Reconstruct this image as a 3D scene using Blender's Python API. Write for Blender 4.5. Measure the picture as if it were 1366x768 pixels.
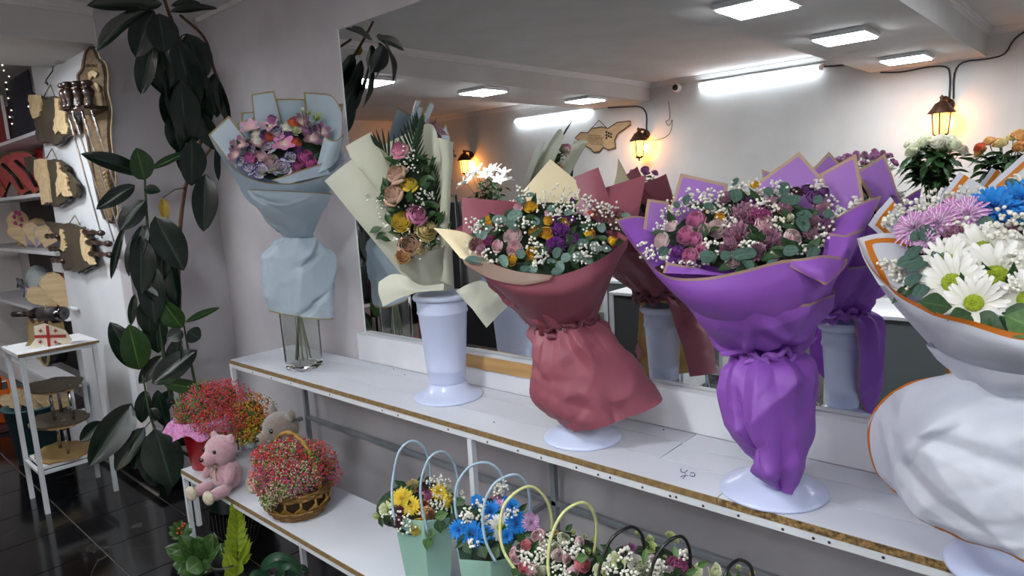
import bpy, math, random
from mathutils import Vector, Matrix, noise
random.seed(7)
PI = math.pi
S = bpy.context.scene
for o in list(bpy.data.objects): bpy.data.objects.remove(o)
V = Vector
# ---------------------------------------------------------------- camera
F = 900.0                      # focal length in pixels of the 1366x768 frame
CAM = V((0, -1.75, 1.6))
_a = V((-316-683, 304-384, F)); _d = V((1, -0.057, 0))
_b = _a + _d*(-(_a.dot(_a))/(_a.dot(_d)))
RX = -_a.normalized(); RY = _b.normalized(); RZ = RX.cross(RY)
if RZ.y > 0: RZ = -RZ
rot = Matrix(((RX.x, -RX.y, -RX.z), (RY.x, -RY.y, -RY.z), (RZ.x, -RZ.y, -RZ.z)))
cd = bpy.data.cameras.new('camera'); cam = bpy.data.objects.new('camera', cd)
S.collection.objects.link(cam); S.camera = cam
cam.matrix_world = Matrix.Translation(CAM) @ rot.to_4x4()
cd.sensor_width = 36; cd.lens = F/1366*36; cd.clip_start = .02
# ---------------------------------------------------------------- world and exposure
w = bpy.data.worlds.new('world'); S.world = w; w.use_nodes = True
w.node_tree.nodes['Background'].inputs[0].default_value = (.75, .82, 1, 1)
w.node_tree.nodes['Background'].inputs[1].default_value = .25
S.view_settings.view_transform = 'Standard'; S.view_settings.look = 'None'
S.view_settings.gamma = 1; S.view_settings.use_curve_mapping = False
S.view_settings.exposure = 1.62
PANEL_E = 27.0; TUBE_E = 9.0; LAMP_E = 1.7
# ---------------------------------------------------------------- pixel rays onto real planes
def ray(u, v):
    d = V((u-683, v-384, F)); return V((RX.dot(d), RY.dot(d), RZ.dot(d)))
def at(u, v, x=None, y=None, z=None):
    r = ray(u, v)
    t = (x-CAM.x)/r.x if x is not None else (y-CAM.y)/r.y if y is not None else (z-CAM.z)/r.z
    return CAM + r*t
def atm(u, v, y):              # a point seen in the mirror, y behind the glass, brought back to the room
    p = at(u, v, y=y); return V((p.x, -p.y, p.z))
class Ctx:                     # a bouquet's own upright frame: q(u, v, d) lies d metres in front of its axis
    def __init__(s, x, y, z=.846):
        s.B = V((x, y, z)); n = CAM-s.B; n.z = 0; s.n = n.normalized(); s.r = V((-s.n.y, s.n.x, 0)); s.lim = -.02; s.lean = (0, 0)
    def q(s, u, v, d=0):
        d += s.lean[1]*max(0, s.lean[0]-v); r = ray(u, v); c = s.B+s.n*d
        t = (c-CAM).dot(s.n)/r.dot(s.n); p = CAM+r*t
        if p.y > s.lim: p = CAM+r*((s.lim-CAM.y)/r.y)
        return p
    def ppm(s): return F/(CAM-s.B).length
# ---------------------------------------------------------------- materials
M = {}
def nodes(name):
    m = bpy.data.materials.new(name); m.use_nodes = True
    return m, m.node_tree, m.node_tree.nodes['Principled BSDF']
def rgb(c):
    if isinstance(c, str):
        c = [int(c[i:i+2], 16)/255 for i in (0, 2, 4)]
        c = [x/12.92 if x <= .04045 else ((x+.055)/1.055)**2.4 for x in c]
    return (c[0], c[1], c[2], 1)
def mat(name, col, rough=.6, col2=None, scale=8, metal=0, bump=0, bscale=40, spec=.5, trans=0, coat=0, sheen=0, stretch=None, detail=4):
    if name in M: return M[name]
    m, nt, b = nodes(name)
    b.inputs['Roughness'].default_value = rough; b.inputs['Metallic'].default_value = metal
    b.inputs['Specular IOR Level'].default_value = spec
    b.inputs['Coat Weight'].default_value = coat; b.inputs['Sheen Weight'].default_value = sheen
    b.inputs['Base Color'].default_value = rgb(col)
    tc = nt.nodes.new('ShaderNodeTexCoord'); mp = nt.nodes.new('ShaderNodeMapping')
    nt.links.new(tc.outputs['Object'], mp.inputs[0])
    if stretch: mp.inputs['Scale'].default_value = stretch
    if col2 is not None:
        n = nt.nodes.new('ShaderNodeTexNoise'); n.inputs['Scale'].default_value = scale; n.inputs['Detail'].default_value = detail
        nt.links.new(mp.outputs[0], n.inputs[0])
        r = nt.nodes.new('ShaderNodeValToRGB'); r.color_ramp.elements[0].position = .35; r.color_ramp.elements[1].position = .65
        r.color_ramp.elements[0].color = rgb(col); r.color_ramp.elements[1].color = rgb(col2)
        nt.links.new(n.outputs[0], r.inputs[0]); nt.links.new(r.outputs[0], b.inputs['Base Color'])
    if bump:
        n2 = nt.nodes.new('ShaderNodeTexNoise'); n2.inputs['Scale'].default_value = bscale; n2.inputs['Detail'].default_value = 5
        nt.links.new(mp.outputs[0], n2.inputs[0])
        bp = nt.nodes.new('ShaderNodeBump'); bp.inputs['Strength'].default_value = bump; bp.inputs['Distance'].default_value = .01
        nt.links.new(n2.outputs[0], bp.inputs['Height']); nt.links.new(bp.outputs[0], b.inputs['Normal'])
    if trans:
        t = nt.nodes.new('ShaderNodeBsdfTranslucent'); mx = nt.nodes.new('ShaderNodeMixShader'); mx.inputs[0].default_value = trans
        src = b.inputs['Base Color']
        if src.is_linked: nt.links.new(src.links[0].from_socket, t.inputs[0])
        else: t.inputs[0].default_value = src.default_value
        out = nt.nodes['Material Output']
        nt.links.new(b.outputs[0], mx.inputs[1]); nt.links.new(t.outputs[0], mx.inputs[2]); nt.links.new(mx.outputs[0], out.inputs[0])
    M[name] = m; return m
def paper(name, col, edge=None, w0=0, w1=.007, rough=.45, trans=.25, inner=None):
    """wrapping paper; UV.x carries the distance to the sheet's edge in metres, a printed stripe runs from w0 to w1"""
    if name in M: return M[name]
    m, nt, b = nodes(name); L = nt.links.new
    uv = nt.nodes.new('ShaderNodeUVMap'); sp = nt.nodes.new('ShaderNodeSeparateXYZ'); L(uv.outputs[0], sp.inputs[0])
    mix = nt.nodes.new('ShaderNodeMix'); mix.data_type = 'RGBA'
    mix.inputs['A'].default_value = rgb(col); mix.inputs['B'].default_value = rgb(edge or col)
    if inner:
        g = nt.nodes.new('ShaderNodeNewGeometry'); mi = nt.nodes.new('ShaderNodeMix'); mi.data_type = 'RGBA'
        mi.inputs['A'].default_value = rgb(col); mi.inputs['B'].default_value = rgb(inner)
        L(g.outputs['Backfacing'], mi.inputs['Factor']); L(mi.outputs['Result'], mix.inputs['A'])
    a = nt.nodes.new('ShaderNodeMath'); a.operation = 'GREATER_THAN'; a.inputs[1].default_value = w0; L(sp.outputs[0], a.inputs[0])
    c = nt.nodes.new('ShaderNodeMath'); c.operation = 'LESS_THAN'; c.inputs[1].default_value = w1; L(sp.outputs[0], c.inputs[0])
    mu = nt.nodes.new('ShaderNodeMath'); mu.operation = 'MULTIPLY'; L(a.outputs[0], mu.inputs[0]); L(c.outputs[0], mu.inputs[1])
    if edge: L(mu.outputs[0], mix.inputs['Factor'])
    else: mix.inputs['Factor'].default_value = 0
    L(mix.outputs['Result'], b.inputs['Base Color']); b.inputs['Roughness'].default_value = rough
    tc = nt.nodes.new('ShaderNodeTexCoord'); n2 = nt.nodes.new('ShaderNodeTexNoise'); n2.inputs['Scale'].default_value = 14
    n2.inputs['Detail'].default_value = 3; L(tc.outputs['Object'], n2.inputs[0])
    bp = nt.nodes.new('ShaderNodeBump'); bp.inputs['Strength'].default_value = .25; bp.inputs['Distance'].default_value = .01
    L(n2.outputs[0], bp.inputs['Height']); L(bp.outputs[0], b.inputs['Normal'])
    t = nt.nodes.new('ShaderNodeBsdfTranslucent'); L(mix.outputs['Result'], t.inputs[0])
    mx = nt.nodes.new('ShaderNodeMixShader'); mx.inputs[0].default_value = trans
    L(b.outputs[0], mx.inputs[1]); L(t.outputs[0], mx.inputs[2]); L(mx.outputs[0], nt.nodes['Material Output'].inputs[0])
    M[name] = m; return m
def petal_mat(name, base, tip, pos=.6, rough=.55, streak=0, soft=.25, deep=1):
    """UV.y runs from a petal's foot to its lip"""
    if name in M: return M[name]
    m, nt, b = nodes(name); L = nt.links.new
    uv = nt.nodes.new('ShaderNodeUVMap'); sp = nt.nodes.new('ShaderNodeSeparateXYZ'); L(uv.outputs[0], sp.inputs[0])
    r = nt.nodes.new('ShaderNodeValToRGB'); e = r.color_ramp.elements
    e[0].position = max(0, pos-soft); e[1].position = min(1, pos+soft); bb_ = rgb(base); e[0].color = (bb_[0]*deep, bb_[1]*deep, bb_[2]*deep, 1); e[1].color = rgb(tip)  # foot colour darkened: shade between the petals is painted in
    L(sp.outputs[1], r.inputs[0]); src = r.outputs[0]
    if streak:
        wv = nt.nodes.new('ShaderNodeMath'); wv.operation = 'ABSOLUTE'; s2 = nt.nodes.new('ShaderNodeMath'); s2.operation = 'SUBTRACT'
        s2.inputs[1].default_value = .5; L(sp.outputs[0], s2.inputs[0]); L(s2.outputs[0], wv.inputs[0])
        lt = nt.nodes.new('ShaderNodeMath'); lt.operation = 'LESS_THAN'; lt.inputs[1].default_value = .14; L(wv.outputs[0], lt.inputs[0])
        mx = nt.nodes.new('ShaderNodeMix'); mx.data_type = 'RGBA'; L(lt.outputs[0], mx.inputs['Factor']); L(src, mx.inputs['A'])
        mx.inputs['B'].default_value = rgb(streak); src = mx.outputs['Result']
    L(src, b.inputs['Base Color']); b.inputs['Roughness'].default_value = rough
    b.inputs['Sheen Weight'].default_value = .2
    t = nt.nodes.new('ShaderNodeBsdfTranslucent'); L(src, t.inputs[0])
    mx2 = nt.nodes.new('ShaderNodeMixShader'); mx2.inputs[0].default_value = .25
    L(b.outputs[0], mx2.inputs[1]); L(t.outputs[0], mx2.inputs[2]); L(mx2.outputs[0], nt.nodes['Material Output'].inputs[0])
    M[name] = m; return m
def emit(name, col, st):
    m, nt, b = nodes(name); b.inputs['Base Color'].default_value = rgb(col)
    b.inputs['Emission Color'].default_value = rgb(col); b.inputs['Emission Strength'].default_value = st
    M[name] = m; return m
# ---------------------------------------------------------------- mesh building
class MB:
    def __init__(s): s.v = []; s.f = []; s.m = []; s.uv = []; s.sm = []
    def add(s, vs, fs, mi=0, uv=None, smooth=True):
        k = len(s.v); s.v += [tuple(p) for p in vs]
        s.uv += uv if uv else [(.5, .5)]*len(vs)
        for f in fs: s.f.append(tuple(i+k for i in f)); s.m.append(mi); s.sm.append(smooth)
        return s
    def box(s, c, d, R=None, mi=0, bevel=0):
        c = V(c); h = V(d)/2; vs = []
        if bevel:
            e = bevel; lay = [(-h.z, e), (-h.z+e, 0), (h.z-e, 0), (h.z, e)]
            for z, k in lay:
                for x, y in ((-h.x+k, -h.y+k), (h.x-k, -h.y+k), (h.x-k, h.y-k), (-h.x+k, h.y-k)): vs.append(V((x, y, z)))
            fs = [(3, 2, 1, 0), (12, 13, 14, 15)]
            for l in range(3):
                for i in range(4): fs.append((l*4+i, l*4+(i+1) % 4, l*4+4+(i+1) % 4, l*4+4+i))
        else:
            for z in (-h.z, h.z):
                for x, y in ((-h.x, -h.y), (h.x, -h.y), (h.x, h.y), (-h.x, h.y)): vs.append(V((x, y, z)))
            fs = [(3, 2, 1, 0), (4, 5, 6, 7)]+[(i, (i+1) % 4, 4+(i+1) % 4, 4+i) for i in range(4)]
        if R: vs = [R @ p for p in vs]
        return s.add([c+p for p in vs], fs, mi, smooth=False)
    def tube(s, pts, rad, seg=8, mi=0, closed=False, cap=True):
        pts = [V(p) for p in pts]; n = len(pts)
        if not hasattr(rad, '__len__'): rad = [rad]*n
        vs = []; fs = []; up = None
        for i, p in enumerate(pts):
            a = pts[(i-1) % n] if (i > 0 or closed) else p; b = pts[(i+1) % n] if (i < n-1 or closed) else p
            t = (b-a).normalized() if (b-a).length > 1e-9 else V((0, 0, 1))
            if up is None: up = V((0, 0, 1)) if abs(t.z) < .9 else V((1, 0, 0))
            x = t.cross(up); x = x.normalized() if x.length > 1e-6 else t.orthogonal().normalized(); y = x.cross(t).normalized(); up = y
            for k in range(seg):
                an = 2*PI*k/seg; vs.append(p+(x*math.cos(an)+y*math.sin(an))*rad[i])
        m = n if closed else n-1
        for i in range(m):
            for k in range(seg):
                j = (i+1) % n; fs.append((i*seg+k, i*seg+(k+1) % seg, j*seg+(k+1) % seg, j*seg+k))
        if cap and not closed: fs.append(tuple(range(seg))[::-1]); fs.append(tuple(range((n-1)*seg, n*seg)))
        return s.add(vs, fs, mi)
    def lathe(s, prof, c=(0, 0, 0), seg=32, mi=0, sx=1, sy=1, R=None):
        c = V(c); vs = []; fs = []; n = len(prof)
        for r, z in prof:
            for k in range(seg):
                a = 2*PI*k/seg; p = V((r*math.cos(a)*sx, r*math.sin(a)*sy, z)); vs.append(c+(R @ p if R else p))
        for i in range(n-1):
            for k in range(seg): fs.append((i*seg+k, i*seg+(k+1) % seg, (i+1)*seg+(k+1) % seg, (i+1)*seg+k))
        if prof[0][0] > 1e-5: fs.append(tuple(range(seg))[::-1])
        if prof[-1][0] > 1e-5: fs.append(tuple(range((n-1)*seg, n*seg)))
        return s.add(vs, fs, mi)
    def prism(s, pts, thick, nrm, mi=0):     # flat outline pushed out by thick along nrm
        n = len(pts); nrm = V(nrm); vs = [V(p) for p in pts]+[V(p)+nrm*thick for p in pts]
        fs = [tuple(range(n))[::-1], tuple(range(n, 2*n))]+[(i, (i+1) % n, n+(i+1) % n, n+i) for i in range(n)]
        return s.add(vs, fs, mi, smooth=False)
    def ball(s, c, r, seg=12, ring=8, mi=0, R=None, sc=(1, 1, 1)):
        c = V(c); vs = [] ; fs = []
        for i in range(1, ring):
            t = PI*i/ring
            for k in range(seg):
                a = 2*PI*k/seg; p = V((math.sin(t)*math.cos(a)*sc[0], math.sin(t)*math.sin(a)*sc[1], math.cos(t)*sc[2]))*r
                vs.append(c+(R @ p if R else p))
        for e in (1, -1):
            p = V((0, 0, e*sc[2]))*r; vs.append(c+(R @ p if R else p))
        for i in range(ring-2):
            for k in range(seg): fs.append((i*seg+k, (i+1)*seg+k, (i+1)*seg+(k+1) % seg, i*seg+(k+1) % seg))
        a = len(vs)-2; b = a+1
        for k in range(seg): fs.append((a, k, (k+1) % seg)); fs.append((b, (ring-2)*seg+(k+1) % seg, (ring-2)*seg+k))
        return s.add(vs, fs, mi)
    def mesh(s, name, mats):
        me = bpy.data.meshes.new(name); me.from_pydata(s.v, [], s.f)
        for m in (mats if isinstance(mats, (list, tuple)) else [mats]): me.materials.append(m)
        me.polygons.foreach_set('material_index', s.m); me.polygons.foreach_set('use_smooth', s.sm)
        ul = me.uv_layers.new(name='UVMap'); li = [0]*len(me.loops); me.loops.foreach_get('vertex_index', li)
        ul.data.foreach_set('uv', [x for i in li for x in s.uv[i]])
        me.update(); return me
WM = {}                                   # world matrices
def thing(name, loc, label, cat, group=None):
    o = bpy.data.objects.new(name, None); S.collection.objects.link(o); o.location = loc; o.empty_display_size = .05
    WM[o.name] = Matrix.Translation(V(loc)); tag(o, label, cat, group); return o
def tag(o, label=None, cat=None, group=None, kind=None):
    if label: o['label'] = label
    if cat: o['category'] = cat
    if group: o['group'] = group
    if kind: o['kind'] = kind
    return o
def put(name, me, parent=None, mw=None, kind=None, label=None):
    o = bpy.data.objects.new(name, me); S.collection.objects.link(o); mw = mw or Matrix.Identity(4)
    if parent is not None:
        o.parent = parent; o.matrix_local = WM[parent.name].inverted() @ mw
    else: o.matrix_local = mw
    WM[o.name] = mw
    if kind: o['kind'] = kind
    if label: o['label'] = label
    return o
def build(mb, name, mats, parent=None, kind=None, label=None):
    """mesh given in world coordinates; its origin moves to its own middle"""
    c = V([sum(x)/len(mb.v) for x in zip(*mb.v)]); mb.v = [tuple(V(p)-c) for p in mb.v]
    return put(name, mb.mesh(name, mats), parent, Matrix.Translation(c), kind, label)
def frame(loc, y, z, sc):                 # matrix with local Y along y, local Z towards z
    y = V(y).normalized(); x = y.cross(V(z)); x = x.normalized() if x.length > 1e-5 else y.orthogonal().normalized(); zz = x.cross(y)
    m = Matrix((x*sc[0], y*sc[1], zz*sc[2])).transposed().to_4x4(); m.translation = loc; return m
def face(loc, z, r, spin=None):           # matrix with local Z along z
    z = V(z).normalized(); q = z.to_track_quat('Z', 'Y').to_matrix() @ Matrix.Rotation(random.uniform(0, 6.3) if spin is None else spin, 3, 'Z')
    m = (q*r).to_4x4(); m.translation = loc; return m
def ease(a, b, t): return a+(b-a)*t
def cr(p, t):                             # Catmull-Rom through the list p at t in 0..1
    n = len(p)-1
    if n == 0: return p[0]
    x = min(max(t, 0), 1)*n; i = min(int(x), n-1); f = x-i
    a = p[i-1] if i > 0 else p[0]*2-p[1]; b = p[i]; c = p[i+1]; d = p[i+2] if i+2 <= n else p[n]*2-p[n-1]
    return .5*((2*b)+(c-a)*f+(2*a-5*b+4*c-d)*f*f+(3*b-a-3*c+d)*f**3)
def ridge(p, k, s):
    a = 1-abs(noise.noise(p*k+V((s, s*2, -s)))); b = 1-abs(noise.noise(p*k*2.1+V((-s, s, s*3))))
    return (a*a-.6)+.45*(b*b-.6)
def fold_lines(seed, C, rad, n=22, amp=.008, sc=1):
    r = random.Random(seed*7+1); out = []
    for _ in range(n):
        c = C+V((r.uniform(-1, 1), r.uniform(-1, 1), r.uniform(-1, 1)))*rad; nn = V((r.uniform(-1, 1), r.uniform(-1, 1), r.uniform(-.7, .7))).normalized()
        out.append((c, nn, sc*r.uniform(.012, .036), amp*r.uniform(-1.1, 1), sc*r.uniform(.05, .12)))
    return out
def folded(p, fs):
    h = 0
    for c, nn, w_, a, r in fs:
        q = p-c; e = abs(q.dot(nn))/w_
        if e < 1: h += a*(1-e)*math.exp(-q.length_squared/(r*r))
    return h
def gridmesh(mb, P, edges, mi=0, closed=False):
    """P: rows of points. UV.x = distance to the nearest named edge (T first row, B last, L, R)"""
    nr = len(P); nc = len(P[0]); uv = []
    W = [[0]*nc for _ in range(nr)]
    cum = [[0]*nc for _ in range(nr)]; row = [[0]*nc for _ in range(nr)]
    for j in range(nc):
        for i in range(1, nr): cum[i][j] = cum[i-1][j]+(P[i][j]-P[i-1][j]).length
    for i in range(nr):
        for j in range(1, nc): row[i][j] = row[i][j-1]+(P[i][j]-P[i][j-1]).length
    for i in range(nr):
        for j in range(nc):
            d = [9]
            if 'T' in edges: d.append(cum[i][j])
            if 'B' in edges: d.append(cum[-1][j]-cum[i][j])
            if 'L' in edges: d.append(row[i][j])
            if 'R' in edges: d.append(row[i][-1]-row[i][j])
            uv.append((min(d), i/(nr-1)))
    fs = []
    for i in range(nr-1):
        for j in range(nc-1 if not closed else nc):
            k = (j+1) % nc; fs.append((i*nc+j, (i+1)*nc+j, (i+1)*nc+k, i*nc+k))
    mb.add([p for r in P for p in r], fs, mi, uv)
def patch(mb, c, grid, nr=24, nc=28, edges='', amp=.004, freq=9, seed=0, mi=0, fsc=1, fn=18):
    """sheet of paper through rows of (u, v, d) given in the bouquet's frame"""
    G = [[c.q(*p) for p in r] for r in grid]
    R = [[cr(r, j/(nc-1)) for j in range(nc)] for r in G]
    P = [[cr([r[j] for r in R], i/(nr-1)) for j in range(nc)] for i in range(nr)]
    ctr = P[nr//2][nc//2]; rad = max((P[0][0]-P[-1][-1]).length, (P[0][-1]-P[-1][0]).length)/2
    fs_ = fold_lines(seed+nr, ctr, rad, fn, amp*2.0, fsc)
    for i in range(nr):
        for j in range(nc):
            p = P[i][j]; P[i][j] = p+c.n*(amp*.6*ridge(p, freq, seed)+folded(p, fs_))
            if P[i][j].y > c.lim+.03: P[i][j].y = c.lim+.03
    gridmesh(mb, P, edges, mi)
def quad(mb, c, a, b, cc, d, bulge=.02, edges='TLR', n=26, amp=.003, seed=0, fold=0, freq=7):
    """corner sheet a-b (top), cc-d (bottom): a top left, b top right, cc bottom right, d bottom left"""
    A, B, C_, D = [c.q(*p) for p in (a, b, cc, d)]; P = []; fs_ = fold_lines(seed+11, (A+C_)/2, (A-C_).length/2, 9, .006)
    for i in range(n):
        t = i/(n-1); r = []
        for j in range(n):
            s = j/(n-1); p = (A*(1-s)+B*s)*(1-t)+(D*(1-s)+C_*s)*t
            h = bulge*(1-(2*s-1)**2)*(.4+.6*t)-fold*abs(math.sin(s*PI*3))*t
            p = p+c.n*(h+amp*ridge(p, freq, seed)+folded(p, fs_)); p.y = min(p.y, c.lim+.03); r.append(p)
        P.append(r)
    gridmesh(mb, P, edges)
def loft(mb, c, levels, pleat=(.12, .03), k=13, nt=170, nl=72, edges='B', amp=.005, freq=8, seed=0, a0=0, a1=2*PI, sharp=.6, fsc=1, fn=64):
    """gathered paper round the axis through levels (uL, vL, uR, vR, half depth, d); pleats from the first level to the last"""
    Ls = []
    for l in levels:
        d0 = l[5] if len(l) > 5 else 0
        a = c.q(l[0], l[1], d0); b = c.q(l[2], l[3], d0); Ls.append(((a+b)/2, (b-a)/2, l[4]))
    mid = cr([x[0] for x in Ls], .5); fs_ = fold_lines(seed+3, mid, (Ls[0][0]-Ls[-1][0]).length*.6+.03, fn, amp*2.9, fsc)
    P = []; closed = (a1-a0) > 6.2; ph = [random.uniform(0, 6.3) for _ in range(8)]
    for i in range(nl):
        t = i/(nl-1); m = cr([x[0] for x in Ls], t); h = cr([x[1] for x in Ls], t); dr = cr([V((x[2], 0, 0)) for x in Ls], t).x
        a = ease(pleat[0], pleat[1], min(1, (t if pleat[0] > pleat[1] else t)*(1.9 if pleat[0] > pleat[1] else 1))**.75); r = []
        for j in range(nt):
            th = a0+(a1-a0)*j/(nt if closed else nt-1)
            tp = t if pleat[0] > pleat[1] else 1-t; w1 = 2/PI*math.asin(math.sin(k*th+ph[0]+1.9*math.sin(2*th+ph[1])+tp*2.5*math.sin(th+ph[4]))); w2 = math.sin(4*th+ph[2]+1.8*tp*math.sin(th+ph[5])); wv = w1*(1-.75*min(1, 1.6*tp))+.8*w2*min(1, tp*2)+.35*math.sin(3*th+ph[3]+tp*2)
            f = 1+a*wv
            p = m+h*(math.cos(th)*f)-c.n*(0)+c.n*(math.sin(th)*dr*f)
            out = (h.normalized()*math.cos(th)+c.n*math.sin(th))
            p = p+out*(amp*.5*ridge(p, freq, seed)*(.4+.6*min(1, t*3))+folded(p, fs_)); p.y = min(p.y, c.lim+.03); r.append(p)
        P.append(r)
    if closed:
        for r in P: r.append(r[0].copy())
    gridmesh(mb, P, edges)
# ---------------------------------------------------------------- flower and leaf meshes, unit radius 1, facing +Z
FL = {}
def rose_mesh(key, m, n=24, open_=1.0, ruff=0, h=1.0, close=0):
    if key in FL: return FL[key]
    mb = MB(); rnd = random.Random(key)
    for k in range(n):
        q = k/(n-1); R0 = .10+.86*q**1.15*open_; H = (1.05-.45*q*q)*h; W = ease(1.5, .72, q); ph = k*2.399+rnd.uniform(-.2, .2); vs = []; uv = []; nr, nc = 5, 6
        for i in range(nr+1):
            t = i/nr
            for j in range(nc+1):
                s = 2*j/nc-1; wd = W*(.55+.45*math.sin(PI*min(1, .25+t*.6)))
                rr = R0*(.35+.65*math.sin(t*PI/2)**.8)*(1-.12*(1-q)*t)+q*.16*t**5+(.06*(abs(s)-.4) if t > .7 else 0)
                rr = ease(rr, R0*(.5+.5*math.sin(PI*(.08+t*.80)))+q*.22*max(0, t-.75)+.05*q*abs(s)*t, close)
                a = ph+s*wd; z = H*t*(1-.16*s*s*t)-.55+(.0 if q < .5 else -.28*(q-.5)*t*t)
                if ruff: rr += ruff*math.sin(s*9+k)*t**3*.5; z += ruff*math.sin(s*11+k*2)*t**3*.6
                vs.append((rr*math.cos(a), rr*math.sin(a), z-.1*q)); uv.append((j/nc, t))
        fs = [(i*(nc+1)+j, i*(nc+1)+j+1, (i+1)*(nc+1)+j+1, (i+1)*(nc+1)+j) for i in range(nr) for j in range(nc)]
        mb.add(vs, fs, 0, uv)
    FL[key] = mb.mesh('rose', m); return FL[key]
def ray_mesh(key, m, rows, width=.16, cup=.1, pointy=.0, seed=1):
    """rows: (count, inner, outer, rise angle)"""
    if key in FL: return FL[key]
    mb = MB(); rnd = random.Random(seed)
    for ri, (cnt, r0, r1, up) in enumerate(rows):
        for k in range(cnt):
            a = 2*PI*(k+.5*(ri % 2))/cnt+rnd.uniform(-.08, .08); u = up+rnd.uniform(-.1, .1); ln = (r1-r0)*rnd.uniform(.88, 1.06); wd = width*rnd.uniform(.85, 1.1)
            ca, sa = math.cos(a), math.sin(a); vs = []; uv = []; nr = 5; cv = rnd.uniform(-.1, .25)
            for i in range(nr+1):
                t = i/nr; prof = (math.sin(PI*(.12+.80*t**.9))**.6)*(1-pointy*t)
                d = r0+ln*t*math.cos(u); z = ln*t*math.sin(u)+cup*t*(1-t)-cv*t*t*ln
                for s in (-1, 0, 1):
                    w_ = wd*prof*s; zz = z-(.035 if s == 0 else 0)
                    vs.append((d*ca-w_*sa, d*sa+w_*ca, zz)); uv.append(((s+1)/2, t))
            fs = [(i*3+j, i*3+j+1, (i+1)*3+j+1, (i+1)*3+j) for i in range(nr) for j in range(2)]
            mb.add(vs, fs, 0, uv)
    FL[key] = mb.mesh('flower', m); return FL[key]
def dome_mesh(key, m, r=.3, h=.16):
    if key in FL: return FL[key]
    mb = MB(); mb.lathe([(r, -.05), (r, .02), (r*.85, h*.7), (r*.5, h), (r*.2, h*.8), (0, h*.75)], seg=14)
    rnd = random.Random(3)
    for k in range(40):
        a = k*2.399; q = (k/40)**.5*r*.9; mb.ball((q*math.cos(a), q*math.sin(a), h*(1-.5*(q/r)**2)), .035, 5, 4)
    FL[key] = mb.mesh('flower_center', m); return FL[key]
def leaf_mesh(key, m, bend=.25, fold=.18, shape='long', n=9):
    """unit leaf along +Y, half width .5, bends to -Z"""
    if key in FL: return FL[key]
    mb = MB(); vs = []; uv = []; nc = 6
    for i in range(n+1):
        t = i/n
        if shape == 'long': wd = .48*math.sin(PI*t**.92)**.66*(1-.1*t)
        elif shape == 'round': wd = .5*math.sqrt(max(0, 1-(2*t-1)**2))**.9
        else: wd = .5*math.sin(PI*t)**1.2*(1-.3*t)
        if i == 0: wd = .015
        if i == n: wd = .004
        y = t*(1-.12*bend*t); z = -bend*t*t*.5
        for j in range(nc+1):
            s = 2*j/nc-1; zz = z+fold*abs(s)*wd+.02*math.sin(t*9+s*2)*abs(s)
            if j == nc//2: zz -= .012
            vs.append((s*wd, y, zz)); uv.append((j/nc, t))
    fs = [(i*(nc+1)+j, i*(nc+1)+j+1, (i+1)*(nc+1)+j+1, (i+1)*(nc+1)+j) for i in range(n) for j in range(nc)]
    mb.add(vs, fs, 0, uv); FL[key] = mb.mesh('leaf', m); return FL[key]
def leaf_mat(name, c, rib, c2, rough=.3, spec=.5):
    if name in M: return M[name]
    m = mat(name, c, rough, c2, 5, bump=.12, bscale=25, spec=spec); nt = m.node_tree; b = nt.nodes['Principled BSDF']; L = nt.links.new
    src = b.inputs['Base Color'].links[0].from_socket
    uv = nt.nodes.new('ShaderNodeUVMap'); sp = nt.nodes.new('ShaderNodeSeparateXYZ'); L(uv.outputs[0], sp.inputs[0])
    a = nt.nodes.new('ShaderNodeMath'); a.operation = 'SUBTRACT'; a.inputs[1].default_value = .5; L(sp.outputs[0], a.inputs[0])
    ab = nt.nodes.new('ShaderNodeMath'); ab.operation = 'ABSOLUTE'; L(a.outputs[0], ab.inputs[0])
    lt = nt.nodes.new('ShaderNodeMath'); lt.operation = 'LESS_THAN'; lt.inputs[1].default_value = .022; L(ab.outputs[0], lt.inputs[0])
    mx = nt.nodes.new('ShaderNodeMix'); mx.data_type = 'RGBA'; L(lt.outputs[0], mx.inputs['Factor']); L(src, mx.inputs['A']); mx.inputs['B'].default_value = rgb(rib)
    L(mx.outputs['Result'], b.inputs['Base Color']); return m
PM = petal_mat
COL = {  # petal colours: foot, lip
 'pink': ('ecb0cc', 'e48fbd'), 'hotpink': ('c9559a', 'cf66a8'), 'palepink': ('f0d8d2', 'f0c6d0'), 'blush': ('f4e6dc', 'f2dada'),
 'cream': ('f0ead2', 'f3efe2'), 'yellow': ('e8c93a', 'f0d848'), 'gold': ('e6a810', 'f2c020'), 'beige': ('e2cc96', 'e0b8a0'),
 'pinkcream': ('e9dfc0', 'd37fa0'), 'creamyellow': ('e6d67c', 'e9d9a0'), 'purple': ('8e2fa8', 'a43fbb'), 'darkpurple': ('5a2a6a', '6b3579'),
 'white': ('eceae0', 'f4f2ee'), 'violetedge': ('efeaf0', '4b2a93'), 'mauve': ('a07088', '8d5f78'), 'dusty': ('d08fb0', 'd8a4bd'),
 'orange': ('d9772a', 'cf5a34'), 'red': ('a5203a', 'c23550'), 'maroon': ('4a0f25', '5d1830'), 'blue': ('1274c4', '1c8fe0'),
 'lilac': ('e9dcec', 'd084c6'), 'green': ('a9bd62', 'd2dba0'), 'peach': ('e2a45c', 'e0b070'), 'magenta': ('b02d86', 'bf3f97'), 'roseviolet': ('96598a', 'a8689a'),
 'greenwhite': ('dfe6b4', 'eef0d8'), 'coral': ('e46a78', 'e88a92'), 'brownpink': ('8f5a5c', 'a06a68')}
def pm(c): return PM('petal_'+c, COL[c][0], COL[c][1], .55, soft=.3, deep=.74)
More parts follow.
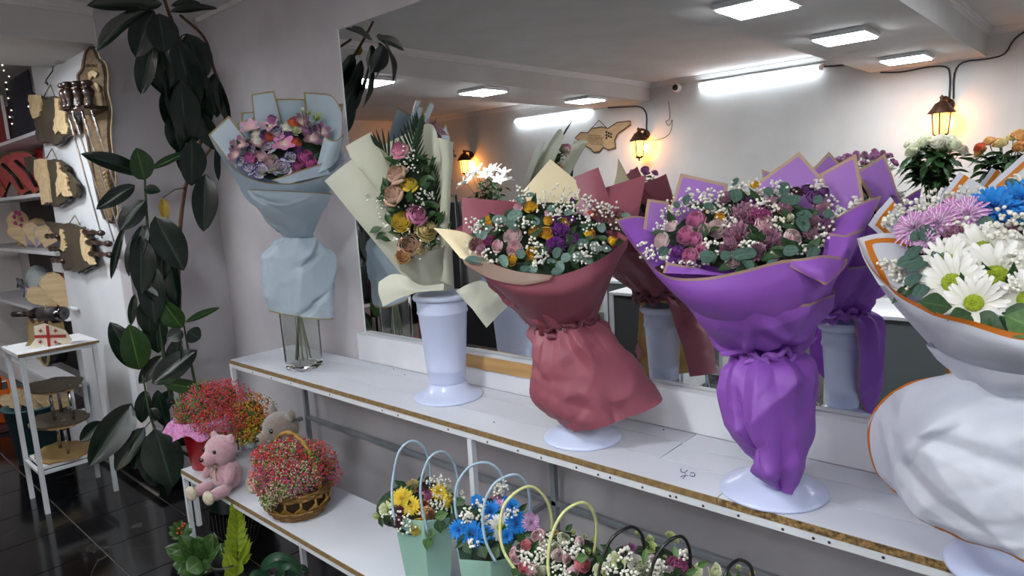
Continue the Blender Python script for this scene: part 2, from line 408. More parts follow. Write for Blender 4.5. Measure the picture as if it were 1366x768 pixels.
def fl_mesh(kind, c):
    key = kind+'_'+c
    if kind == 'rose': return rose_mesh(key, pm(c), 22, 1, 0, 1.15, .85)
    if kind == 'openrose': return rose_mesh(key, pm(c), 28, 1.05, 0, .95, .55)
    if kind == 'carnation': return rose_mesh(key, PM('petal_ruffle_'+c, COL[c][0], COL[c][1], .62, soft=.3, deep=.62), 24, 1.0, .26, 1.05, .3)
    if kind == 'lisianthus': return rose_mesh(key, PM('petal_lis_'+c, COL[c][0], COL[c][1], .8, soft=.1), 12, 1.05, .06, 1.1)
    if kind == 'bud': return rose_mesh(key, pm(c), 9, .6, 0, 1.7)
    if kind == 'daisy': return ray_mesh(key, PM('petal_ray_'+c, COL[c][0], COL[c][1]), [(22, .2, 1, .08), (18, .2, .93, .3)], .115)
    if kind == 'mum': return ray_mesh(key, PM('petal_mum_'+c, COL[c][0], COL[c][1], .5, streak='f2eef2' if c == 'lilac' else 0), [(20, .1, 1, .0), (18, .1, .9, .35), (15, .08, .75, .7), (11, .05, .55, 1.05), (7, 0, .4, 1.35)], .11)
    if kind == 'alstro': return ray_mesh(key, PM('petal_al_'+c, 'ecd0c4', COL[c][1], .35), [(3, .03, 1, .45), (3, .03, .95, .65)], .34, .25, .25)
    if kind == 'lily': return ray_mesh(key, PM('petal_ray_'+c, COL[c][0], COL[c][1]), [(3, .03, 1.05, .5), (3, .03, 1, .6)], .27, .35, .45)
NAMES = {'rose': 'rose', 'openrose': 'rose', 'carnation': 'carnation', 'lisianthus': 'lisianthus', 'bud': 'flower_bud', 'daisy': 'daisy', 'mum': 'chrysanthemum', 'alstro': 'alstroemeria', 'lily': 'lily'}
GREEN = leaf_mat('leaf_green', '1d3a1a', '3c5e30', '2b4d24', .5)
GREEN2 = leaf_mat('leaf_fresh', '35562a', '5c7f45', '4d7036', .5)
EUC = leaf_mat('leaf_eucalyptus', '50685f', '788e84', '6d857a', .65, .3)
EUC2 = leaf_mat('leaf_eucalyptus_dark', '385046', '5f766a', '4c655c', .65, .3)
def flower(parent, kind, c, loc, nrm, r, label=None):
    o = put(NAMES[kind], fl_mesh(kind, c), parent, face(loc, nrm, r), label=label)
    if kind == 'daisy': put('flower_center', dome_mesh('dome', mat('daisy_center', '8aa019', .8, 'a9b832', 60, bump=.4, bscale=300)), o, WM[o.name])
    return o
def leaf(parent, base, tip, width, nrm, key='green', name='leaf', bend=.25, label=None):
    lm = {'green': (GREEN, 'sharp'), 'fresh': (GREEN2, 'sharp'), 'euc': (EUC, 'round'), 'euc2': (EUC2, 'round')}[key]
    me = leaf_mesh('leaf_'+key, lm[0], bend, .2, lm[1]); d = tip-base; L = d.length
    return put(name, me, parent, frame(base, d, nrm, (width, L, L*.8)), label=label)
def icos(mb, p, r, mi=0, s=0):
    a = .5257; b = .8507; vs = [(-a, b, 0), (a, b, 0), (-a, -b, 0), (a, -b, 0), (0, -a, b), (0, a, b), (0, -a, -b), (0, a, -b), (b, 0, -a), (b, 0, a), (-b, 0, -a), (-b, 0, a)]
    fs = [(0, 11, 5), (0, 5, 1), (0, 1, 7), (0, 7, 10), (0, 10, 11), (1, 5, 9), (5, 11, 4), (11, 10, 2), (10, 7, 6), (7, 1, 8), (3, 9, 4), (3, 4, 2), (3, 2, 6), (3, 6, 8), (3, 8, 9), (4, 9, 5), (2, 4, 11), (6, 2, 10), (8, 6, 7), (9, 8, 1)]
    R = Matrix.Rotation(random.uniform(0, 6), 3, 'X') @ Matrix.Rotation(random.uniform(0, 6), 3, 'Z')
    mb.add([p+R @ V(v)*r*random.uniform(.75, 1.2) for v in vs], fs, mi)
def sprays(mb, c, spots, ppx, cnt=16, r=.0045, mats=1, stem_mi=None):
    """baby's breath: each spot (u, v, d, spread px) is a spray of florets on hair stems"""
    for (u, v, d, sp) in spots:
        root = c.q(u, v+sp*.8, d-.05)
        for k in range(cnt):
            a = random.uniform(0, 6.3); q = sp*random.random()**.6
            p = c.q(u+q*math.cos(a), v+q*math.sin(a)*.8, d+random.uniform(-.02, .02))
            icos(mb, p, r*random.uniform(.7, 1.15), random.randrange(mats))
            if k % 3 == 0 and stem_mi is not None: mb.tube([root, (root+p)/2+V((0, 0, .004)), p], .0006, 3, stem_mi, cap=False)
WHITEP = mat('gypsophila_white', 'efece2', .7, 'dcd8c8', 30, sheen=.2)
STEM = mat('stem_green', '3f5a2a', .6, '556f38', 20)
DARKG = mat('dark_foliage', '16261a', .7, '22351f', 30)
def fill_green(parent, c, region, n, d0, d1, size=.05, key='green', rnd=None):
    """small leaves packed under the blooms: region (uc, vc, ru, rv)"""
    for k in range(n):
        a = random.uniform(0, 6.3); q = random.random()**.5; u = region[0]+region[2]*q*math.cos(a); v = region[1]+region[3]*q*math.sin(a)
        dd = ease(d0, d1, (v-region[1]+region[3])/(2*region[3])); b = c.q(u, v, dd)
        dr = (c.r*random.uniform(-1, 1)+V((0, 0, random.uniform(-.4, 1)))+c.n*random.uniform(0, .6)).normalized()
        leaf(parent, b, b+dr*size*random.uniform(.7, 1.2), size*.45, c.n+V((0, 0, .6)), key)
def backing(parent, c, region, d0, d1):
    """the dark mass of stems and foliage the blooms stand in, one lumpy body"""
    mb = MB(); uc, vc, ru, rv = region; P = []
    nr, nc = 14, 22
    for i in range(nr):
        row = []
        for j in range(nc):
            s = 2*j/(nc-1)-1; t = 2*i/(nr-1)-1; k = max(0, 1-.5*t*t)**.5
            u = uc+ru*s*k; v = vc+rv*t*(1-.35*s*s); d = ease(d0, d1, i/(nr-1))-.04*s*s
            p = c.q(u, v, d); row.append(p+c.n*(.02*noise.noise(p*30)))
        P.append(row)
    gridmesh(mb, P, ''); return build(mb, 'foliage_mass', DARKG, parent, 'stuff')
def heads(parent, c, lst, region, d0, d1, push=.02):
    """lst of (kind, colour, u, v, diameter px); depth follows the dome of the bouquet"""
    for (kind, col, u, v, dia) in lst:
        t = (v-region[1])/region[3]; s = (u-region[0])/region[2]
        d = ease(d0, d1, (t+1)/2)+push+random.uniform(-.006, .006)
        p = c.q(u, v, d); r = dia/2/F*(p-CAM).length*1.1
        nrm = c.n*1.0+c.r*(s*.75)+V((0, 0, .55-.45*t)); flower(parent, kind, col, p, nrm, r)
def lathe_thing(parent, name, prof, loc, m, seg=40): mb = MB(); mb.lathe(prof, loc, seg); return build(mb, name, m, parent)
# ---------------------------------------------------------------- the room
wall_m = mat('wall_paint', 'd2cfcd', .75, 'c8c5c3', 2.5, bump=.15, bscale=18)
back_m = mat('wall_paint_scuffed', 'c6c2c6', .7, 'aeaab0', 1.7, bump=.2, bscale=12)
white_m = mat('white_paint', 'dfe0e4', .55, 'd2d4d9', 4)
ceil_m = mat('ceiling_paint', 'd0cdcb', .85, 'c6c3c1', 3)
trim_m = mat('trim_paint', 'd8d5d4', .6)
grout_m = mat('grout', '6a6560', .9)
tile_m = mat('black_marble', '08080a', .12, '131214', 3, spec=.6)
def marble():
    nt = tile_m.node_tree; b = nt.nodes['Principled BSDF']; L = nt.links.new
    src = b.inputs['Base Color'].links[0].from_socket; tc = nt.nodes.new('ShaderNodeTexCoord'); oi = nt.nodes.new('ShaderNodeObjectInfo')
    ad = nt.nodes.new('ShaderNodeVectorMath'); L(tc.outputs['Object'], ad.inputs[0]); L(oi.outputs['Location'], ad.inputs[1])
    n = nt.nodes.new('ShaderNodeTexNoise'); n.inputs['Scale'].default_value = 1.3; n.inputs['Detail'].default_value = 8; n.inputs['Distortion'].default_value = 1.2; L(ad.outputs[0], n.inputs[0])
    s = nt.nodes.new('ShaderNodeMath'); s.operation = 'SUBTRACT'; s.inputs[1].default_value = .5; L(n.outputs[0], s.inputs[0])
    a = nt.nodes.new('ShaderNodeMath'); a.operation = 'ABSOLUTE'; L(s.outputs[0], a.inputs[0])
    r = nt.nodes.new('ShaderNodeMapRange'); r.inputs[1].default_value = 0; r.inputs[2].default_value = .004; r.inputs[3].default_value = .22; r.inputs[4].default_value = 0; L(a.outputs[0], r.inputs[0])
    mx = nt.nodes.new('ShaderNodeMix'); mx.data_type = 'RGBA'; L(r.outputs[0], mx.inputs['Factor']); L(src, mx.inputs['A']); mx.inputs['B'].default_value = rgb('8c8580'); L(mx.outputs['Result'], b.inputs['Base Color'])
marble()
def sbox(name, lo, hi, m, parent=None, kind='structure'):
    lo = V(lo); hi = V(hi); mb = MB(); mb.box((lo+hi)/2, hi-lo)
    return build(mb, name, m, parent, kind)
H = 2.615; XL = -3.93; YF = -4.9; YW = -.475; YB = .045
sbox('wall_back', (XL, YB, 0), (2.6, .2, H), back_m)
sbox('wall_left', (XL-.15, YW, 0), (XL, YB, H), back_m)
white_wall = sbox('wall_display', (-5.15, YW, 0), (XL-.15, YW+.15, H), mat('wall_white', 'd6dade', .7, 'ccd1d6', 3, bump=.1, bscale=15))
sbox('wall_niche', (-8, -.12, 0), (-5.15, 0, H), back_m)
sbox('wall_opposite', (-8, YF-.15, 0), (2.6, YF, H), wall_m)
sbox('wall_right', (2.6, YF-.15, 0), (2.75, .2, H), wall_m)
sbox('wall_far_left', (-8.15, YF-.15, 0), (-8, 0, H), wall_m)
sbox('ceiling', (-8.15, YF-.15, H), (2.75, .2, H+.1), ceil_m)
sbox('trim_1', (-1.74, YF, 2.4), (-.9, YB, H), ceil_m)                 # dropped beams
sbox('trim_2', (-4.72, YF, 2.43), (XL-.02, YW, H), ceil_m)
for k, (x, s) in enumerate(((-1.74, -1), (-.9, 1), (XL-.02, 1))):      # crown moulding on the beams
    mb = MB(); z = H
    for dz, w_ in ((0, .045), (.016, .034), (.03, .02)): mb.box((x+s*w_/2, (YF+(YB if k < 2 else YW))/2, z-dz-.008), (w_, abs(YF)+(YB if k < 2 else YW), .016))
    build(mb, 'trim_%d' % (k+3), trim_m, None, 'structure')
mb = MB()
for dz, w_ in ((0, .05), (.018, .036), (.034, .02)): mb.box((-2.7, YF+w_/2, H-dz-.009), (10.4, w_, .018))
build(mb, 'trim_6', trim_m, None, 'structure')
mb = MB(); mb.box((-.7, YB-.008, H-.012), (6.4, .016, .024)); build(mb, 'trim_7', trim_m, None, 'structure')
base_m = mat('baseboard_black', '0b0b0d', .2, '1a191b', 6)
sbox('baseboard_left', (XL, YW-.012, 0), (XL+.012, YB, .08), base_m)
sbox('baseboard_display', (-5.15, YW-.012, 0), (XL, YW, .08), base_m)
sbox('baseboard_back', (XL+.012, YB-.012, 0), (2.6, YB, .08), base_m)
floor_o = sbox('floor', (-8, YF, -.1), (2.6, YB, -.006), grout_m)
tw = .40; fl = MB(); fl.box((0, 0, 0), (tw-.005, tw-.005, .012), bevel=.0015); tile_me = fl.mesh('tile', tile_m)
x0 = -3.72; y0 = -.70
big = MB()
for i in range(-12, 16):
    for j in range(-12, 3):
        x = x0+i*tw; y = y0+j*tw
        if x < -7.9 or x > 2.5 or y > -.05 or y < YF+.1 or (y > -.44 and x < XL+.1 and x > -5.3): continue
        if -7 < x < -2.0 and y > -2.1: put('tile', tile_me, floor_o, Matrix.Translation((x, y, -.006)))
        else: big.box((x, y, -.006), (tw-.005, tw-.005, .012))
build(big, 'tile_field', tile_m, floor_o, 'stuff')
# ---------------------------------------------------------------- lamps of the room and added ceiling panels
panel_m = emit('panel_light', (.93, .97, 1), PANEL_E); tube_m = emit('tube_light', (.82, .92, 1), TUBE_E)
house_m = mat('lamp_housing', 'd9d9da', .4)
def panel(x, y, z, label):
    t = thing('ceiling_light', (x, y, z), label, 'ceiling light', 'square ceiling panel lights on the beams')
    mb = MB(); mb.box((x, y, z-.014), (.315, .315, .028), bevel=.004); build(mb, 'housing', house_m, t)
    mb = MB(); mb.box((x, y, z-.031), (.285, .285, .008)); build(mb, 'diffuser', panel_m, t)
panel(-1.37, -1.52, 2.4, 'square panel light on the wide beam at the top edge of the mirror')
panel(-1.34, -2.78, 2.4, 'square white panel light in the middle of the wide beam seen in the mirror')
panel(-1.31, -4.18, 2.4, 'square white panel light at the far end of the wide beam, nearest the opposite wall')
panel(-4.2, -1.3, 2.43, 'square panel light on the left beam beside the reflected rubber plant leaves')
panel(-4.17, -2.5, 2.43, 'square panel light on the left beam between the plant and the tube light')
panel(-4.14, -3.95, 2.43, 'square panel light on the left beam next to the long tube light')
panel(1.2, -1.45, 2.615, 'added unseen panel light on the ceiling above the right end of the shelf')  # this and the following panels are unseen, added for front light
panel(1.2, -2.6, 2.615, 'added unseen panel light on the ceiling behind the camera at the right')
panel(.1, -2.3, 2.615, 'added unseen panel light on the ceiling straight behind the camera')
t = thing('tube_light', (-2.75, YF+.03, 2.5), 'long glowing white tube light along the top of the opposite wall', 'tube light', 'tube lights on the opposite wall')
mb = MB(); mb.box((-2.75, YF+.02, 2.525), (1.24, .04, .03), bevel=.004); build(mb, 'housing', house_m, t)
mb = MB(); mb.tube([(-3.34, YF+.05, 2.5), (-2.16, YF+.05, 2.5)], .016, 10); build(mb, 'tube', tube_m, t)
mb = MB(); mb.box((-3.355, YF+.05, 2.5), (.03, .04, .04)); mb.box((-2.145, YF+.05, 2.5), (.03, .04, .04)); build(mb, 'end_cap', house_m, t)
t = thing('tube_light', (-5.2, YF+.03, 2.5), 'long tube light on the opposite wall behind the left beam', 'tube light', 'tube lights on the opposite wall')
mb = MB(); mb.box((-5.3, YF+.02, 2.43), (1.24, .04, .03)); build(mb, 'housing', house_m, t)
mb = MB(); mb.tube([(-5.9, YF+.05, 2.4), (-4.75, YF+.05, 2.4)], .016, 10); build(mb, 'tube', tube_m, t)
lan_m = mat('lantern_metal', '3a2418', .5, '4c3020', 20, metal=.6); pane_m = emit('lantern_glass', (1, .55, .10), LAMP_E)
def lantern(x, z, label):
    y = YF+.13; t = thing('wall_lantern', (x, YF, z), label, 'lantern', 'warm carriage lanterns on the opposite wall')
    mb = MB(); mb.lathe([(.035, -.012), (.05, 0), (.062, .17)], (x, y, z-.12), 4, R=Matrix.Rotation(PI/4, 3, 'Z')); build(mb, 'glass_pane', pane_m, t)
    mb = MB()
    for k in range(4):
        a = PI/4+k*PI/2+PI/4; ca, sa = math.cos(a), math.sin(a)
        mb.tube([(x+.052*ca, y+.052*sa, z-.13), (x+.067*ca, y+.067*sa, z+.055)], .006, 6)
        b = a+PI/4; mb.tube([(x+.032*math.cos(b), y+.032*math.sin(b), z-.12), (x+.044*math.cos(b), y+.044*math.sin(b), z+.05)], .003, 6)
    mb.lathe([(.0, -.175), (.012, -.168), (.008, -.15), (.045, -.14), (.055, -.12)], (x, y, z), 4)
    build(mb, 'cage', lan_m, t)
    mb = MB(); mb.lathe([(.105, .045), (.1, .055), (.075, .085), (.05, .125), (.02, .14), (.012, .16), (.02, .17), (0, .195)], (x, y, z), 8); build(mb, 'roof', lan_m, t)
    mb = MB(); mb.tube([(x+.01, y, z+.13), (x+.02, y-.02, z+.17), (x+.03, YF+.05, z+.16), (x+.03, YF+.01, z+.12)], .014, 8); mb.ball((x+.03, YF+.02, z+.11), .045, 12, 8, sc=(1, .5, 1.2)); build(mb, 'wall_mount', lan_m, t)
    ld = bpy.data.lights.new('lantern_bulb', 'POINT'); ld.energy = 5; ld.color = (1, .33, .05); ld.shadow_soft_size = .03
    lo = bpy.data.objects.new('bulb', ld); S.collection.objects.link(lo); lo.parent = t; lo.location = (.0, .035, -.03)
lantern(-4.03, 1.96, 'lit warm carriage lantern beside the wooden map board, seen in the mirror')
lantern(-1.17, 1.94, 'lit warm carriage lantern above the white roses, seen in the mirror')
lantern(-6.8, 1.93, 'lit warm lantern reflected behind the lilies, glowing orange on the dark wall')
wire_m = mat('cable', '2a2624', .6)
mb = MB(); y = YF+.012
def wire(pts, r=.007): mb.tube([cr([V(p) for p in pts], i/24) for i in range(25)], r, 6)
wire([(-1.66, y, 2.39), (-1.5, y, 2.37), (-1.3, y, 2.38), (-1.17, y, 2.36), (-1.14, y, 2.28), (-1.14, y, 2.1)])
wire([(-1.11, y, 2.1), (-1.11, y, 2.3), (-1.05, y, 2.38), (-.9, y, 2.38), (-.78, y, 2.4), (-.72, y, 2.5), (-.6, y, 2.555), (-.2, y, 2.56), (.6, y, 2.56)])
wire([(-2.13, y, 2.51), (-1.95, y, 2.5), (-1.76, y, 2.52)])
wire([(-4.5, y, 2.42), (-4.25, y, 2.4), (-4.08, y, 2.38), (-4.0, y, 2.3), (-4.0, y, 2.12)])
wire([(-3.72, y, 2.4), (-3.71, y, 2.22), (-3.76, y, 2.19), (-3.72, y, 2.14), (-3.68, y, 2.2), (-3.72, y, 2.05), (-3.9, y, 2.0), (-4.0, y, 2.06)], .003)
tag(build(mb, 'power_cable', wire_m), 'dark power cables clipped along the opposite wall and down to the lanterns', 'cable')
t = thing('security_camera', (-3.6, YF, 2.5), 'small round black security camera high in the corner by the left beam', 'camera')
mb = MB(); R = Matrix.Rotation(-PI/2, 3, 'X'); mb.lathe([(.03, 0), (.045, .02), (.045, .06), (.035, .08), (.02, .082)], (-3.6, YF, 2.52), 20, R=R); build(mb, 'body', mat('white_plastic', 'e3e3e6', .4), t)
mb = MB(); mb.lathe([(.034, .075), (.03, .09), (.015, .1), (0, .1)], (-3.6, YF, 2.52), 20, R=R); build(mb, 'lens', mat('black_gloss', '0a0a0c', .1), t)
# map-shaped board opposite
wood_m = mat('light_plywood', 'c9a982', .6, 'b8946a', 3, stretch=(2, 2, 18)); darkedge = mat('burnt_edge', '2c2118', .8); carve_m = mat('carved_wood', 'd9c49c', .6, 'bfa377', 30, bump=.5, bscale=60)
t = thing('map_board', (-4.6, YF+.02, 2.1), 'wooden map-shaped board with burnt lettering hanging on the opposite wall', 'wall plaque')
out = [(762, 184), (770, 176), (779, 177), (784, 171), (797, 169), (806, 171), (818, 163), (826, 162), (836, 161), (836, 166), (828, 172), (819, 178), (815, 187), (816, 197), (806, 200), (800, 196), (795, 202), (787, 203), (783, 198), (774, 194), (768, 188)]
mb = MB(); mb.prism([atm(u, v, -YF-.015) for u, v in out], .012, (0, 1, 0)); build(mb, 'board', wood_m, t)
mb = MB(); mb.tube([atm(u, v, -YF-.027) for u, v in out], .006, 6, closed=True); build(mb, 'burnt_edge', darkedge, t)
def strokes(mb, plane, u0, v0, w_, n, h, rr, sl=0):   # a line of small burnt letters
    u = u0
    for k in range(n):
        ww = w_/n*.7; pts = [(u, v0+h), (u, v0), (u+ww*.6, v0+h*.4), (u+ww, v0+h)] if k % 3 == 0 else [(u, v0), (u+ww, v0), (u+ww, v0+h), (u, v0+h)] if k % 3 == 1 else [(u+ww, v0), (u, v0+h*.3), (u+ww, v0+h*.6), (u, v0+h)]
        mb.tube([plane(a, b) for a, b in pts], rr, 4); u += w_/n; v0 += sl
mb = MB()
for k, (u, w_) in enumerate(((780, 16), (779, 21), (779, 20), (780, 21), (782, 18))): strokes(mb, lambda a, b: atm(a, b, -YF-.03), u, 179.5+k*2.9, w_, 8, 1.4, .0016, .1)
build(mb, 'lettering', darkedge, t, 'stuff')
for k in range(7): build(MB().ball(atm(807+(k % 3-1)*3, 176+k*1.3, -YF-.03), .014, 8, 6, sc=(1, .3, 1)), 'burnt_grape', darkedge, t)
mb = MB(); mb.tube([atm(784, 171, -YF-.02), atm(794, 160, -YF-.012), atm(804, 170, -YF-.02)], .004, 6); build(mb, 'hanger_cord', wire_m, t)
# ---------------------------------------------------------------- the mirror
MY = .038
t = thing('wall_mirror', (-1, 0, 1.6), 'large frameless wall mirror above the white display shelf', 'mirror')
mirror_m, nt, b = nodes('mirror_glass'); b.inputs['Base Color'].default_value = (.80, .82, .82, 1); b.inputs['Metallic'].default_value = 1; b.inputs['Roughness'].default_value = .003
xl = at(470, 240, y=MY).x; zb = at(484, 446, y=0).z+.001; zt = at(455, 38, y=MY).z
sb = MB(); sb.box(((xl+1.6)/2, (MY+YB)/2-.0005, (zb+zt)/2), (1.6-xl, YB-MY-.001, zt-zb)); build(sb, 'mirror_glass', mirror_m, t)
e = MB(); e.box((xl-.004, (MY+YB)/2-.001, (zb+zt)/2), (.006, YB-MY+.001, zt-zb)); build(e, 'mirror_edge', mat('mirror_edge', 'e6e8ea', .3), t)
# backsplash under the mirror, stepped like the photograph
bs = thing('backsplash', (-.7, 0, .9), 'low white backsplash board along the back of the upper shelf', 'backsplash')
mb = MB(); mb.box(((xl-.02+1.6)/2, .022, (.846+zb-.001)/2), (1.6-xl+.02, .044, zb-.003-.846)); build(mb, 'board', white_m, bs)
mb = MB(); mb.box((-1.58, -.005, zb-.027), (.62, .009, .05)); build(mb, 'wooden_strip', mat('tan_wood', 'c39a63', .6, 'a9824d', 4, stretch=(1, 8, 8)), bs)
# ---------------------------------------------------------------- the white metal shelving
metal_w = mat('white_metal', 'd6dade', .45, 'c9cdd2', 6); metal_g = mat('grey_metal', '8f959b', .5, '7b8187', 5)
chip_m = mat('chipboard_edge', '8c7148', .85, '705a38', 60, bump=.3, bscale=120); chip2_m = mat('chipboard_raw', 'a07f4d', .9, '4b3a22', 90, bump=.6, bscale=150)
scr_m = mat('screw_dark', '1c1c1e', .5); board_m = mat('shelf_laminate', 'd9dce4', .42, 'cccfd8', 1.6, bump=.05, bscale=30)
us = thing('display_shelf', (-1.2, -.32, .846), 'long white upper display shelf carrying the five big bouquets', 'shelf')
XR = 1.3; XS = -3.165
def board(parent, x0_, x1_, y0_, y1_, z, edge=None, th=.018):
    mb = MB(); mb.box(((x0_+x1_)/2, (y0_+y1_)/2, z-th/2), (x1_-x0_-.003, y1_-y0_-.0045, th)); o = build(mb, 'board', board_m, parent)
    if edge: mb = MB(); mb.box(((x0_+x1_)/2, y0_-.0005, z-th/2-.0005), (x1_-x0_-.002, .003, th-.001)); build(mb, 'raw_edge', edge, o)
board(us, XS, -.675, -.34, -.213, .846, chip_m); board(us, -.675, XR, -.34, -.213, .846, chip2_m)
board(us, XS, -.9, -.213, -.082, .846); board(us, -.9, XR, -.213, -.1, .846); board(us, XS, -.9, -.082, 0, .846); board(us, -.9, XR, -.1, 0, .846)
def rail(parent, a, b, m, s=.02, name='rail'):
    a = V(a); b = V(b); d = b-a; mb = MB(); mb.box((a+b)/2, (abs(d.x)+s, abs(d.y)+s, abs(d.z)+s), bevel=.0015); return build(mb, name, m, parent)
zr = .846-.018-.0115
rf = rail(us, (XS, -.33, zr), (XR, -.33, zr), metal_w)
rail(us, (XS, -.055, zr), (XR, -.055, zr), metal_w)
rail(us, (XS, -.31, zr), (XS, -.07, zr), metal_w)
for x in (XS, -1.517, .12): rail(us, (x, -.33, .397), (x, -.33, zr-.021), metal_w, name='post')
for x in (-3.10, -1.455, .18): rail(us, (x, 0.0, .01), (x, 0.0, zr-.021), metal_g, name='post')
rail(us, (-3.09, .0, .47), (XR, .0, .47), metal_g)
for x in (-3.13, -1.49): rail(us, (x, -.295, .46), (x, -.025, .46), metal_g)
sc = MB(); sc.lathe([(.0035, 0), (.0028, .0012), (0, .0016)], (0, 0, 0), 10, R=Matrix.Rotation(PI/2, 3, 'X')); sc_me = sc.mesh('screw', scr_m)
for u, v in ((691, 604), (722, 614), (769, 628), (798, 637), (814, 643), (857, 655), (894, 666), (902, 669), (938, 681), (985, 694), (1044, 712), (1085, 724), (1106, 733), (1178, 754), (337, 498), (362, 505), (388, 512), (440, 527), (510, 548), (531, 555), (598, 574), (650, 590)):
    p = at(u, v, y=-.3405); p.z = zr+random.uniform(-.002, .002); put('screw', sc_me, us, Matrix.Translation(p))
for u, v in ((885, 573), (540, 500), (525, 492), (659, 563)): put('screw', sc_me, us, Matrix.Translation(at(u, v, z=.8465)) @ Matrix.Rotation(-PI/2, 4, 'X'))
pen = mat('blue_pen', '1b2266', .5); mb = MB(); q = lambda u, v: at(u, v, z=.8466)
for pts in ([(908, 625), (909, 629), (913, 630), (917, 627)], [(908, 636), (913, 634), (918, 634)], [(921, 631), (924, 630), (927, 632), (926, 635), (922, 635), (920, 633)], [(911, 638), (914, 635)], [(914, 631.5), (915, 632)]):
    mb.tube([cr([q(*p) for p in pts], i/14) for i in range(15)], .0011, 5)
build(mb, 'pen_mark', pen, us)
ls = thing('lower_shelf', (-1.2, -.6, .386), 'long white lower shelf with raw board edge carrying the teddy bears, basket and gift bags', 'shelf')
mb = MB(); mb.box(((-3.18+XR)/2, -.458, .377), (XR+3.18, .324, .018)); lb = build(mb, 'board', board_m, ls)
mb = MB(); mb.box(((-3.18+XR)/2, -.6215, .3765), (XR+3.18, .003, .017)); build(mb, 'raw_edge', chip_m, lb)
rail(ls, (-3.18, -.61, .357), (XR, -.61, .357), metal_w)
rail(ls, (-3.18, -.36, .357), (XR, -.36, .357), metal_w)
for x, y in ((-3.175, -.61), (-2.55, -.40), (-1.3, -.61), (.5, -.61)): rail(ls, (x, y, .01), (x, y, .336), metal_w, name='post')
rail(ls, (-3.175, -.575, .1), (-3.175, -.575, .336), metal_w, name='post')
# ---------------------------------------------------------------- vases and bouquets on the upper shelf
urn_m = mat('urn_plastic', 'c9d1ec', .28, 'c2cbe8', 3, coat=.3)
def urn(x, y, label, h=.39, rt=.092, rb=.062, base=.125, rim=True):
    z = .847; t = thing('flower_urn', (x, y, z), label, 'vase', 'white footed flower urns on the upper shelf')
    mb = MB(); mb.lathe([(base, 0), (base, .004), (base*.97, .009), (base*.8, .018), (base*.62, .032), (rb*1.06, .048), (rb*.95, .058), (0, .058)], (x, y, z), 56); build(mb, 'foot', urn_m, t)
    e = rt-rb; g = lambda q: rb+e*q
    pr = [(rb*.8, .055), (rb*.97, .058), (rb, .064), (g(.12), .1), (g(.14)+.0015, .102), (g(.15), .106), (g(.16)+.0015, .110), (g(.18), .113), (g(.8), h-.075), (g(.84)+.003, h-.07), (g(.86)+.003, h-.064), (g(.9), h-.058), (g(.93), h-.035), (rt, h-.022)]
    inner = [(rt-.006, h-.02), (rb-.008, .08), (0, .075)]
    mb = MB(); mb.lathe(pr+inner, (x, y, z), 56); build(mb, 'body', urn_m, t)
    if rim: mb = MB(); mb.lathe([(rt-.004, h-.022), (rt+.008, h-.02), (rt+.012, h-.012), (rt+.008, h-.003), (rt-.002, h), (rt-.010, h-.004), (rt-.010, h-.02)], (x, y, z), 56); build(mb, 'rim', urn_m, t)
    return t
glass_m, nt, b = nodes('clear_glass'); b.inputs['Transmission Weight'].default_value = 1; b.inputs['Roughness'].default_value = .03; b.inputs['IOR'].default_value = 1.45; b.inputs['Base Color'].default_value = (.9, .93, .9, 1)
# A: pale blue bouquet in a square glass vase -------------------------------------------------
A = Ctx(-2.68, -.225); A.lean = (320, .0019)
gv = thing('glass_vase', (-2.68, -.225, .847), 'square clear glass vase under the pale blue bouquet', 'vase')
def sq(z, r, ch=.2, n=4): return [V((-2.68, -.225, z))+Matrix.Rotation(.15, 3, 'Z') @ V((x, y, 0)) for x, y in ((-r, -r*(1-ch)), (-r*(1-ch), -r), (r*(1-ch), -r), (r, -r*(1-ch)), (r, r*(1-ch)), (r*(1-ch), r), (-r*(1-ch), r), (-r, r*(1-ch)))]
mb = MB(); rings = [sq(.848, .058), sq(.856, .062), sq(1.215, .066), sq(1.215, .060), sq(.875, .054)]
for k in range(4): mb.add(rings[k]+rings[k+1], [(i, (i+1) % 8, 8+(i+1) % 8, 8+i) for i in range(8)], smooth=False)
mb.add(rings[0], [tuple(range(8))[::-1]], smooth=False); mb.add(rings[4], [tuple(range(8))], smooth=False); build(mb, 'glass_body', glass_m, gv)
ba = thing('bouquet', (-2.68, -.225, .88), 'pale blue wrapped bouquet with gold edging and violet and pink flowers in the glass vase', 'bouquet', 'wrapped bouquets on the upper shelf')
pA = paper('paper_pale_blue', 'bccbd6', 'a08e66', -1, .0062, trans=.3); pA2 = paper('paper_pale_blue_fold', 'aebfcc', 'a08e66', -1, .0062, trans=.3)
mb = MB()
for k in range(9):
    a = k*.7; mb.tube([V((-2.68+.03*math.cos(a), -.225+.03*math.sin(a), .89)), V((-2.68-.01*math.cos(a), -.225-.01*math.sin(a), 1.2)), V((-2.68+.05*math.cos(a), -.225+.04*math.sin(a), 1.4))], .004, 6)
build(mb, 'stems', mat('pale_stems', '8c9578', .6), ba, 'stuff')
def sheet(parent, c, fn, m, name='wrapping_sheet', **kw): mb = MB(); fn(mb, c, **kw); return build(mb, name, m, parent)
def lof(parent, c, levels, m, name='wrapping_skirt', **kw): mb = MB(); loft(mb, c, levels, **kw); return build(mb, name, m, parent)
def qd(parent, c, m, *a, **kw): mb = MB(); quad(mb, c, *a, **kw); return build(mb, 'wrapping_sheet', m, parent)
def pt(parent, c, m, grid, name='wrapping_sheet', **kw): mb = MB(); patch(mb, c, grid, **kw); return build(mb, name, m, parent)
